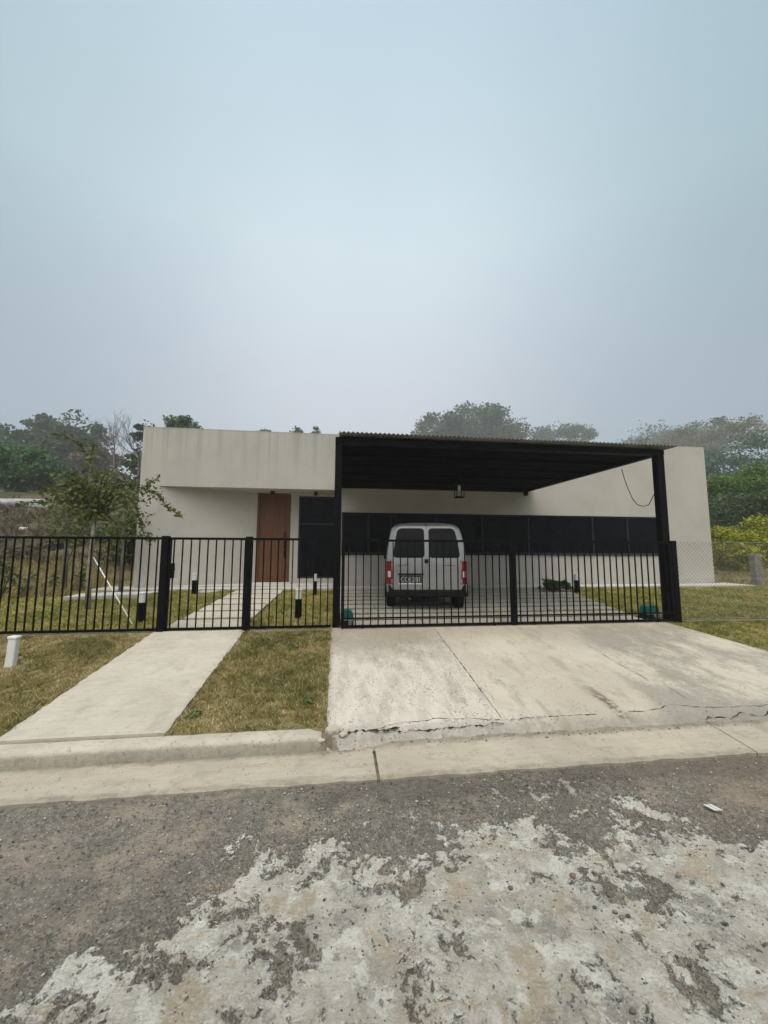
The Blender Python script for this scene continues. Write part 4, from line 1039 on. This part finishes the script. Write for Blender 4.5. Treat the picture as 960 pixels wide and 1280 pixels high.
# bare tree
bt = thing('bare_tree', (0, 0, 0), 'bare leafless tree standing between the dark tree and the house', 'tree', LT)
p0 = at(150, 640, 33); top_ = at(150, 508, 33)
bt.location = (p0.x, 33, zg(p0.x, 33)-.3)
trunk = MB(); twigs = MB()
def grow(mb_t, a, d, L, r, lev):
    a = Vector(a); pts = [a]; dd = Vector(d)
    for i in range(4):
        dd = (dd+Vector(rng.normal(size=3))*.10+Vector((0, 0, .06))).normalized(); pts.append(pts[-1]+dd*L/4)
    mb_t.tube(pts, [r*(1-.15*i) for i in range(5)], 5, False)
    if lev == 0: return
    for i in range(4 if lev > 1 else 3):
        k = rng.integers(1, 5); nd = (dd+Vector(rng.normal(size=3))*.42+Vector((0, 0, .25))).normalized()
        grow(twigs, pts[k], nd, L*rng.uniform(.5, .72), r*.5, lev-1)
Hh = top_.z-bt.location.z
for k_ in range(2):
    grow(trunk, (bt.location.x+(-.25 if k_ == 0 else 1.0), 33, bt.location.z), ((-.06, 0, 1) if k_ == 0 else (.06, 0, 1)), Hh*.5*(1 if k_ == 0 else .9), .10, 4)
trunk.build('trunk', 'grey_bark', bt); twigs.build('branches', 'grey_bark', bt)

# white retaining wall and pale litter on the bank
a = at(-30, 634, 26.5); b = at(70, 629, 26.5)
one(MB().prism([(a.x, 26.4), (b.x, 26.4), (b.x, 26.7), (a.x, 26.7)], 3.6, [at(-30, 630, 26.5).z, at(70, 624, 26.5).z]*2), 'retaining_wall', 'white_wall', 'low white retaining wall on the bank at far left', 'wall')
p = at(30, 659, 20); one(MB().box(p.x-.15, p.x+.15, 19.9, 20.1, zg(p.x, 20)-.02, zg(p.x, 20)+.12), 'crate', 'white_plastic', 'small pale box lying on the brown bank at left', 'box', bevel=.03)

# ------------------------------------------------------------------ young tree with arching branches
tb = at(110, 762, 8.4); tz = zg(tb.x, 8.4)
yt = thing('young_tree', (tb.x, 8.4, tz), 'young olive-leaved tree with long arching branches behind the left railing', 'tree')
mb = MB(); top = at(119, 640, 8.4)
tr_path = [Vector((tb.x, 8.4, tz-.1)), at(111, 720, 8.4), at(115, 680, 8.4), top]
mb.tube(tr_path, [.055, .045, .04, .034], 9); mb.build('trunk', 'pale_bark', yt, smooth=True)
br = MB(); Lp = []; 
def spray(pts, Y0, dens=26, r=.018, spread=.05, dY=0):
    q = [at(px, py, Y0+dY*i/(len(pts)-1)) for i, (px, py) in enumerate(pts)]
    br.tube(q, [r*(1-.8*i/(len(q)-1))+.002 for i in range(len(q))], 5)
    for a_, b_ in zip(q[:-1], q[1:]):
        L = (b_-a_).length; n_ = max(2, int(L*dens))
        for i in range(n_):
            Lp.append(np.array(a_.lerp(b_, rng.uniform()))+rng.normal(size=3)*spread)
trk = (119, 640)
spray([trk, (150, 605), (178, 610), (196, 618), (212, 636), (229, 648)], 8.4, 70, spread=.032, dY=-.2)
spray([(178, 612), (190, 602), (200, 596)], 8.3, 60, spread=.03)
spray([trk, (150, 612), (168, 628), (174, 648), (180, 668), (190, 682)], 8.4, 60, spread=.035, dY=-.2)
spray([trk, (100, 612), (80, 606), (62, 612), (48, 617)], 8.4, 75, spread=.045, dY=.2)
spray([trk, (95, 625), (60, 628), (35, 628), (20, 634)], 8.4, 45, spread=.03, dY=.4)
spray([trk, (118, 600), (112, 575), (100, 556), (80, 544), (68, 543)], 8.4, 60, spread=.05, dY=.2)
spray([(112, 575), (118, 556), (112, 548)], 8.5, 80, spread=.04)
spray([trk, (112, 650), (98, 668), (90, 690), (86, 700)], 8.4, 60, spread=.06)
spray([trk, (130, 640), (146, 655), (150, 680), (152, 692)], 8.4, 60, spread=.06)
for _ in range(30):
    a_ = rng.uniform(0, 2*pi); rr = rng.uniform(22, 66)
    ex_, ey_ = 124+rr*cos(a_), 614-rr*(.50 if sin(a_) > 0 else .62)*sin(a_)
    spray([trk, ((119+ex_)/2+rng.uniform(-6, 6), (640+ey_)/2-8), (ex_, ey_), (ex_+rng.uniform(-10, 14), ey_+rng.uniform(4, 20))], 8.4, 56, .012, .11, dY=rng.uniform(-.8, .9))
br.build('branches', 'bark', yt, smooth=True)
P = np.array(Lp); V, Fc = leaf_quads(P, .092, .6, .25); fast_mesh('foliage', V, Fc, 'leaf_olive', np.clip(rng.normal(.5, .28, len(Fc)), 0, 1), yt)
# two slender saplings behind it
for px, lab in ((80, 'slender sapling trunk wrapped in leaves left of the young tree'), (151, 'slender sapling trunk between young tree and house corner')):
    q = at(px, 738, 10.6); zz = zg(q.x, 10.6)
    t = thing('sapling', (q.x, 10.6, zz), lab, 'tree', 'saplings behind the railing')
    tp = at(px+3, 640, 10.6); MB().tube([(q.x, 10.6, zz-.1), ((q.x+tp.x)/2+.03, 10.6, (zz+tp.z)/2), tp], [.06, .05, .03], 8).build('trunk', 'grey_bark', t, smooth=True)
    k = 500; P = np.stack([rng.normal((q.x+tp.x)/2, .25, k), rng.normal(10.6, .25, k), rng.uniform(zz+1.3, tp.z+.5, k)], -1)
    V, Fc = leaf_quads(P, .10); fast_mesh('foliage', V, Fc, 'leaf_olive', rng.uniform(0, .8, k), t)
a = at(117, 697, 8.36); b = at(166, 783, 6.98); b.z = zg(b.x, 6.98)
one(MB().tube([a, b], .011, 8), 'guy_rope', 'rope_white', 'straight white guy line slanting from the young tree down to the lawn', 'rope', smooth=True)
# low shrub beside the pad
sx_, sy_ = 5.98, 10.0; sz_ = zg(sx_, sy_)
tree('low_shrub', 'low dark leafy shrub at the house wall beside the parking pad', 'shrub', (sx_, sy_, sz_), (sx_, sy_, sz_+.14), (.46, .32, .20), 'leaf_dark', .085, n_clump=26, n_leaf=34, trunk_r=.015, trunk_h=.05, low=-.3, flat=.6)
# small wild plants behind the railing
for px, py, Y, hh, lab in ((2, 735, 9.6, .9, 'leafy wild plant at the left edge of the lawn'), (30, 738, 10.0, .55, 'thin wild plant in the dry grass left of the sapling'), (100, 725, 10.8, .6, 'dark wild plant in the dry grass behind the young tree trunk'), (64, 726, 10.9, .5, 'small wild plant in the dry grass right beside the left sapling')):
    q = at(px, py, Y); zz = zg(q.x, Y)
    t = thing('wild_plant', (q.x, Y, zz), lab, 'plant', 'wild plants along the lawn edge')
    mb = MB(); Lq = []
    for i in range(6):
        e_ = Vector((q.x+rng.normal()*.16, Y+rng.normal()*.16, zz+hh*rng.uniform(.6, 1))); mb.tube([(q.x, Y, zz-.03), e_], [.008, .003], 4)
        for j in range(16): Lq.append(np.array(Vector((q.x, Y, zz)).lerp(e_, rng.uniform(.25, 1)))+rng.normal(size=3)*.04)
    mb.build('stem', 'bark', t); V, Fc = leaf_quads(np.array(Lq), .09); fast_mesh('foliage', V, Fc, 'leaf_dark', rng.uniform(.2, 1, len(Fc)), t)

# ------------------------------------------------------------------ grass (stuff)
def blades(x, y, z, h, w, lean):
    n = len(x); a = rng.uniform(0, 2*pi, n); b = rng.uniform(0, 2*pi, n); L = lean*rng.uniform(.2, 1.3, n)*h
    base = np.stack([x, y, z], -1); side = np.stack([np.cos(a), np.sin(a), np.zeros(n)], -1)*(w*.5)[:, None]
    tip = base+np.stack([np.cos(b)*L, np.sin(b)*L, h*rng.uniform(.6, 1, n)], -1)
    V = np.stack([base-side, base+side, tip], 1).reshape(-1, 3)
    return V, np.arange(3*n).reshape(n, 3)
def patch_noise(x, y, s, seed=0):
    return .5+.5*np.sin(x*s*1.7+2.3*np.sin(y*s*.9+seed)+seed)*np.sin(y*s*1.3+1.9*np.sin(x*s*1.1-seed))
def grass(name, n, region, keep, hgt_rng, w, mat, label, green, lean=.8, tuft=9, spread=.016):
    T = max(1, n//tuft); tx = rng.uniform(region[0], region[1], T); ty = rng.uniform(region[2], region[3], T); tt = rng.normal(0, .26, T); th = rng.uniform(.55, 1.35, T)
    x = np.repeat(tx, tuft)+rng.normal(0, spread, T*tuft); y = np.repeat(ty, tuft)+rng.normal(0, spread, T*tuft); dt = np.repeat(tt, tuft); hh = np.repeat(th, tuft)
    m_ = keep(x, y); x, y, dt, hh = x[m_], y[m_], dt[m_], hh[m_]
    z = hgt(x, y)-.004
    bare = .5+.5*np.sin(x*7.3+2*np.sin(y*5.1))*np.sin(y*6.7+2*np.sin(x*4.3)) > .93
    x, y, z, dt, hh = x[~bare], y[~bare], z[~bare], dt[~bare], hh[~bare]
    pn = .5*patch_noise(x, y, 1.6, 1)+.3*patch_noise(x, y, 4.5, 2)+.2*patch_noise(x, y, 11, 5)
    h = rng.uniform(*hgt_rng, len(x))*(.55+.9*pn)*hh
    V, Fc = blades(x, y, z, h, np.full(len(x), w)*rng.uniform(.6, 1.3, len(x)), lean)
    t = np.clip(1-green-(pn-.5)*.95+dt+rng.normal(0, .12, len(x)), 0, 1)
    o = fast_mesh(name, V, Fc, mat, t); return tag(o, label, 'grass', kind='stuff')
pl_ = lambda y: -2.80+.07*(y-3.8)/2.6; pr_ = lambda y: -1.45+.06*(y-3.8)/2.6
def verge(x, y):
    fr_ = .012*np.sin(y*31)+.012*np.sin(y*13)+np.abs(rng.normal(0, .022, len(x)))*np.where(rng.uniform(size=len(x)) < .4, 1, 0)
    onpath = (x > pl_(y)+.0+fr_) & (x < pr_(y)-.0-fr_); ondr = (x > -.065+fr_) & (x < dr_right(np.maximum(y, 3.55))+fr_)
    return ~onpath & ~ondr & ((y > 3.75) | (x < -30))
grass('verge_grass', 210000, (-6.5, -.03, 3.74, 6.37), verge, (.02, .058), .0085, 'grass_mix', 'half dry olive brown grass on the verge outside the railing', .56, 1.1)
grass('verge_grass', 50000, (5.9, 11, 4.0, 6.37), verge, (.02, .06), .011, 'grass_lawn', 'greener grass on the verge right of the driveway', .82, 1.)
def lawn(x, y):
    s_ = (y-6.6)/4.2
    onpath = (x > -2.66+.14*s_) & (x < -1.46+.12*s_) & ((np.mod(y-6.62, .68) < .53) | (rng.uniform(size=len(x)) < .85))
    onpad = (x > .08) & (x < 5.62+(y-6.5)*.22) & (np.mod(y-6.58, .485) < .31)
    onpad2 = (x > .08) & (x < 5.62+(y-6.5)*.22) & (rng.uniform(size=len(x)) < .93)
    slab = (x > -5.97) & (x < -4.4) & (y > 9.5) & (y < 10.6)
    apr = (x > -6.3) & (x < 12.9) & (y > 10.68)
    return ~onpath & ~onpad & ~onpad2 & ~slab & ~apr
grass('lawn_grass', 230000, (-9.5, 14, 6.5, 11.2), lawn, (.025, .07), .014, 'grass_lawn', 'mown yellow green lawn grass inside the fence', .70, 1., 8, .03)
grass('dry_grass', 26000, (-14, -6.3, 9.8, 14.5), lambda x, y: x < 99, (.10, .36), .016, 'grass_dry', 'taller straw coloured dry grass at the back of the left lawn', .45, .7)
grass('dry_grass', 14000, (11.5, 24, 10.8, 15), lambda x, y: (x > 12.95), (.08, .25), .016, 'grass_dry', 'straw coloured dry grass under the bushes at right', .45, .7)
grass('bank_grass', 60000, (-40, -6, 14, 30), lambda x, y: patch_noise(x, y, .5, 3) > .4, (.12, .4), .05, 'leaf_brown', 'rough brown grass on the left bank', .4, .8)

# green rosettes in the verge
def weed(px, py, r, lab):
    d = at(px, py, 5); dirv = (d-EYE); tt = (.12-.135*3.55-H)/(dirv.z-.135*dirv.y); q = EYE+dirv*tt
    t = thing('weed', (q.x, q.y, q.z), lab, 'weed', 'green weeds in the verge')
    k = 60; a_ = rng.uniform(0, 2*pi, k); rr = r*rng.uniform(.1, 1, k)
    P = np.stack([q.x+rr*np.cos(a_), q.y+rr*np.sin(a_), q.z+.015+rng.uniform(0, .035, k)], -1)
    V, Fc = leaf_quads(P, .042, .5, 0, .3); fast_mesh('leaves', V, Fc, 'weed_leaf', rng.uniform(.2, 1, k), t)
weed(331, 802, .14, 'large green broadleaf weed in the grass strip near the gate post')
weed(366, 811, .10, 'round green weed in the grass strip below the short railing')
weed(404, 801, .12, 'green weed at the top of the grass strip against the driveway')
weed(387, 879, .09, 'green weed low in the grass strip beside the driveway')
weed(240, 897, .08, 'green weed at the lower left of the grass strip by the footpath')
weed(110, 802, .16, 'green weed patch under the left railing')

# ------------------------------------------------------------------ stones, gravel, litter
ico = bmesh.new(); bmesh.ops.create_icosphere(ico, subdivisions=1, radius=1); IV = np.array([v.co[:] for v in ico.verts]); IF = np.array([[v.index for v in f.verts] for f in ico.faces]); ico.free()
def gravel(name, n, xr, yr, smin, smax, mat, label, dens=None, z0=0, zf=None):
    x = rng.uniform(*xr, n); y = rng.uniform(*yr, n)
    if dens is not None:
        m_ = rng.uniform(size=n) < dens(x, y); x, y = x[m_], y[m_]
    n = len(x); s = smin*(smax/smin)**(rng.uniform(0, 1, n)**2.6)
    sc = s[:, None]*rng.uniform(.6, 1.2, (n, 3)); sc[:, 2] *= .6; sc[:, 0] *= rng.uniform(.8, 1.5, n)
    a = rng.uniform(0, 2*pi, n); ca, sa = np.cos(a), np.sin(a)
    V = IV[None]*sc[:, None]*(1+rng.uniform(-.22, .22, (n, len(IV), 1)))
    Vx = V[..., 0]*ca[:, None]-V[..., 1]*sa[:, None]; Vy = V[..., 0]*sa[:, None]+V[..., 1]*ca[:, None]
    V = np.stack([Vx+x[:, None], Vy+y[:, None], V[..., 2]+(z0+s*.15+(zf(x, y) if zf else 0))[:, None]], -1)
    Fc = (IF[None]+(np.arange(n)*len(IV))[:, None, None]).reshape(-1, 3)
    o = fast_mesh(name, V.reshape(-1, 3), Fc, mat); return tag(o, label, 'gravel', kind='stuff')
edge_d = lambda x, y: np.clip(.10+.9*sst(2.3, 2.9, y), 0, 1)
gravel('gravel', 14000, (-4, 6, ), (.9, 3.13), .0025, .0095, 'stone_grey', 'loose grey grit scattered over the road', edge_d)
gravel('gravel', 6000, (-4, 6), (.8, 3.12), .0025, .010, 'stone_brown', 'loose dark brown grit scattered over the road', lambda x, y: .3+.5*sst(2.3, 2.9, y))
gravel('gravel', 6000, (-4, 6), (.9, 3.12), .0025, .009, 'stone_pale', 'loose pale grit scattered over the road', edge_d)
gravel('gravel', 420, (-.12, 6.2), (3.50, 3.60), .003, .014, 'stone_grey', 'crumbled grit along the broken driveway edge', None, 0, lambda x, y: .016+(y-3.15)/.47*(.018+.046*sst(-.05, .9, x)))
gravel('gravel', 420, (.336, .374), (3.14, 3.60), .003, .009, 'stone_grey', 'grit filling the gutter joint', None, .0)
def stone(px, py, r, mat, lab, name='stone'):
    d = at(px, py, 5)-EYE; q = EYE+d*(-H/d.z)
    V = IV*np.array([1.2, .85, .65])*r*.9*(1+rng.uniform(-.28, .28, (len(IV), 1)))+np.array([q.x, q.y, r*.35])
    mb = MB(); mb.add(V, [tuple(f) for f in IF]); o = mb.build(name, mat); bm = bmesh.new(); bm.from_mesh(o.data); bmesh.ops.subdivide_edges(bm, edges=bm.edges, cuts=1, use_grid_fill=True, smooth=.15); bm.to_mesh(o.data); bm.free()
    tag(o, lab, 'stone', 'larger loose stones on the road')
stone(716, 1096, .017, 'stone_red', 'reddish stone on the pale road crust, right of centre')
stone(638, 1111, .014, 'stone_brown', 'dark brown stone on the road left of the reddish one')
stone(769, 1141, .013, 'stone_grey', 'leftmost stone of a tight grey trio on the road')
stone(777, 1148, .016, 'stone_grey', 'largest middle stone of a tight grey trio on the road')
stone(785, 1146, .012, 'stone_brown', 'brownish rightmost stone of the tight trio on the road')
stone(848, 1095, .016, 'stone_grey', 'dark grey stone on the road below the white card')
stone(743, 1135, .012, 'stone_brown', 'small brown stone on the road just left of the grey trio')
stone(791, 1266, .015, 'stone_brown', 'round dark brown stone nearest the bottom of the road')
stone(349, 1204, .014, 'stone_brown', 'dark brown stone at the edge of the pale crust, left of centre')
stone(557, 1187, .013, 'stone_grey', 'dark stone on a grey patch in the middle of the road')
stone(865, 1103, .013, 'stone_grey', 'small dark stone in the gritty patch at the right of the road')
stone(545, 1130, .010, 'stone_pale', 'small white pebble on the crust near the middle of the road')
p = at(893, 1015, 2.4); d = p-EYE; q = EYE+d*(-H/d.z)
cd = MB(); ang = radians(25)
for k_ in (0, 1):
    o_ = Vector((q.x+.0+k_*.031*cos(ang), q.y+k_*.031*sin(ang)*-.3)); e1 = Vector((.026, -.007)); e2 = Vector((-.019, .064))
    pts_ = [o_, o_+e1, o_+e1+e2, o_+e2]
    cd.prism([(a_.x, a_.y) for a_ in pts_], .008, .012+.003*k_)
one(cd, 'paper_card', 'paper', 'folded white card lying on the brown earth at the right of the road', 'card')
# broken lump at kerb end
V = IV*np.array([.085, .055, .055])*(1+rng.uniform(-.2, .2, (len(IV), 1)))+np.array([-.005, 3.665, .15])
mb = MB(); mb.add(V, [tuple(f) for f in IF]); one(mb, 'concrete_lump', 'path_concrete', 'broken pale concrete lump at the end of the kerb', 'rubble', bevel=.012)

for lx0, ly0, lz0, lr, lab in ((.10, 3.63, .135, .04, 'small pale chip of broken concrete just right of the larger lump'), (-.10, 3.60, .10, .035, 'small concrete chip wedged against the rounded kerb end')):
    V = IV*np.array([1.3, .9, .7])*lr*(1+rng.uniform(-.25, .25, (len(IV), 1)))+np.array([lx0, ly0, lz0])
    mb = MB(); mb.add(V, [tuple(f) for f in IF]); one(mb, 'concrete_chip', 'path_concrete', lab, 'rubble', bevel=.006)
gravel('gravel', 260, (-4, 6.5), (3.16, 3.58), .002, .007, 'stone_grey', 'sparse grit lying in the concrete gutter', None, 0, lambda x, y: .016+(y-3.15)/.47*(.018+.046*sst(-.05, .9, x)))
gravel('gravel', 420, (.1, 6.2), (3.75, 6.3), .002, .008, 'stone_brown', 'sparse dark crumbs lying on the driveway', lambda x, y: .25+.75*(np.abs(x-3.6) < .25), 0, lambda x, y: dz(y))
# ------------------------------------------------------------------ haze
mh = bpy.data.materials.new('haze'); mh.use_nodes = True; nt = mh.node_tree; nt.nodes.clear()
ou = nt.nodes.new('ShaderNodeOutputMaterial'); pv = nt.nodes.new('ShaderNodeVolumePrincipled'); nt.links.new(pv.outputs[0], ou.inputs['Volume'])
pv.inputs['Color'].default_value = (.93, .95, .97, 1); pv.inputs['Density'].default_value = .0015; pv.inputs['Anisotropy'].default_value = .2
M['haze'] = mh
o = MB().box(-250, 250, -100, 250, -1.1, 95).build('haze', 'haze'); tag(o, 'pale fog hanging over the whole place', 'fog', kind='stuff')

# ------------------------------------------------------------------ light
w = bpy.data.worlds.new('World'); S.world = w; w.use_nodes = True; nt = w.node_tree; nt.nodes.clear()
def nn(t): return nt.nodes.new(t)
out = nn('ShaderNodeOutputWorld'); bg = nn('ShaderNodeBackground'); nt.links.new(bg.outputs[0], out.inputs[0])
EL, AZ = radians(66), radians(192)     # sun high, a little behind the camera
sky = nn('ShaderNodeTexSky'); sky.sky_type = 'NISHITA'; sky.sun_disc = False; sky.sun_elevation = EL; sky.sun_rotation = AZ; sky.dust_density = 4; sky.air_density = 1.2
tc = nn('ShaderNodeTexCoord'); sp = nn('ShaderNodeSeparateXYZ'); nt.links.new(tc.outputs['Generated'], sp.inputs[0])
cr = nn('ShaderNodeValToRGB'); nt.links.new(sp.outputs[2], cr.inputs[0]); e = cr.color_ramp.elements
SKY = [(0.0, (5.7, 5.95, 6.5)), (.22, (6.1, 6.4, 7.1)), (.40, (6.4, 6.8, 7.55)), (.64, (6.7, 7.9, 8.45)), (.85, (5.3, 6.85, 7.85)), (1., (5.9, 6.5, 6.9))]
e[0].position, e[1].position = 0, 1; e[0].color = (*[c/10 for c in SKY[0][1]], 1); e[1].color = (*[c/10 for c in SKY[-1][1]], 1)
for pz, cc in SKY[1:-1]: x = e.new(pz); x.color = (*[c/10 for c in cc], 1)
def mth(op, a, b):
    n = nn('ShaderNodeMath'); n.operation = op
    for i, v_ in enumerate((a, b)):
        if isinstance(v_, (int, float)): n.inputs[i].default_value = v_
        else: nt.links.new(v_, n.inputs[i])
    return n.outputs[0]
def mrange(v_, a, b, lo, hi):
    n = nn('ShaderNodeMapRange'); n.interpolation_type = 'SMOOTHSTEP'; nt.links.new(v_, n.inputs[0])
    for i, q in enumerate((a, b, lo, hi)): n.inputs[i+1].default_value = q
    return n.outputs[0]
# thin bright veil ahead, thicker cloud to the sides; zenith and the sky behind the camera (where the sun stands) are brighter
dp = nn('ShaderNodeVectorMath'); dp.operation = 'DOT_PRODUCT'; nt.links.new(tc.outputs['Generated'], dp.inputs[0]); dp.inputs[1].default_value = (cos(YAW), -sin(YAW), 0)
side = mrange(mth('ABSOLUTE', mth('ADD', dp.outputs['Value'], .05), 0), .08, .80, 0, 1)
zen = mrange(sp.outputs[2], .86, 1.0, 1.0, 2.0)
behind = mrange(sp.outputs[1], .15, -.35, 0, 1)
back = mth('ADD', 1.0, mth('MULTIPLY', behind, mrange(sp.outputs[2], .15, .70, -.6, 2.1)))
ns = nn('ShaderNodeTexNoise'); nt.links.new(tc.outputs['Generated'], ns.inputs['Vector']); ns.inputs['Scale'].default_value = 1.6; ns.inputs['Detail'].default_value = 4; ns.inputs['Roughness'].default_value = .45
cl_ = mrange(ns.outputs['Fac'], .25, .75, .955, 1.045)
fac = mth('MULTIPLY', zen, mth('MULTIPLY', back, cl_))
tn = nn('ShaderNodeMix'); tn.data_type = 'RGBA'; tn.blend_type = 'MULTIPLY'; nt.links.new(side, tn.inputs[0]); nt.links.new(cr.outputs[0], tn.inputs[6]); tn.inputs[7].default_value = (.50, .62, .66, 1)
glow = mrange(mth('MULTIPLY', zen, back), 1.02, 1.8, 0, 1)      # the cloud round the veiled sun is warmer
tw = nn('ShaderNodeMix'); tw.data_type = 'RGBA'; tw.blend_type = 'MULTIPLY'; nt.links.new(glow, tw.inputs[0]); nt.links.new(tn.outputs[2], tw.inputs[6]); tw.inputs[7].default_value = (1.07, .905, .785, 1)
vm = nn('ShaderNodeVectorMath'); vm.operation = 'SCALE'; nt.links.new(tw.outputs[2], vm.inputs[0]); nt.links.new(mth('MULTIPLY', fac, 11.0), vm.inputs['Scale'])
mx = nn('ShaderNodeMix'); mx.data_type = 'RGBA'; mx.inputs[0].default_value = .90; nt.links.new(sky.outputs[0], mx.inputs[6]); nt.links.new(vm.outputs[0], mx.inputs[7])
nt.links.new(mx.outputs[2], bg.inputs[0]); bg.inputs[1].default_value = .10
sl = bpy.data.lights.new('sun', 'SUN'); sl.energy = 1.5; sl.angle = radians(34); sl.color = (1, .90, .815)
so = bpy.data.objects.new('sun', sl); C.objects.link(so); so.location = (0, 0, 60)
sd = Vector((sin(AZ)*cos(EL), cos(AZ)*cos(EL), sin(EL))); so.rotation_euler = sd.to_track_quat('Z', 'Y').to_euler()

vs_ = S.view_settings; vs_.view_transform = 'Standard'; vs_.look = 'None'; vs_.exposure = 0; vs_.gamma = 1; vs_.use_curve_mapping = False
S.cycles.max_bounces = 8; S.cycles.volume_bounces = 1; S.cycles.use_denoising = True
try: S.cycles.denoiser = 'OPENIMAGEDENOISE'
except Exception: pass
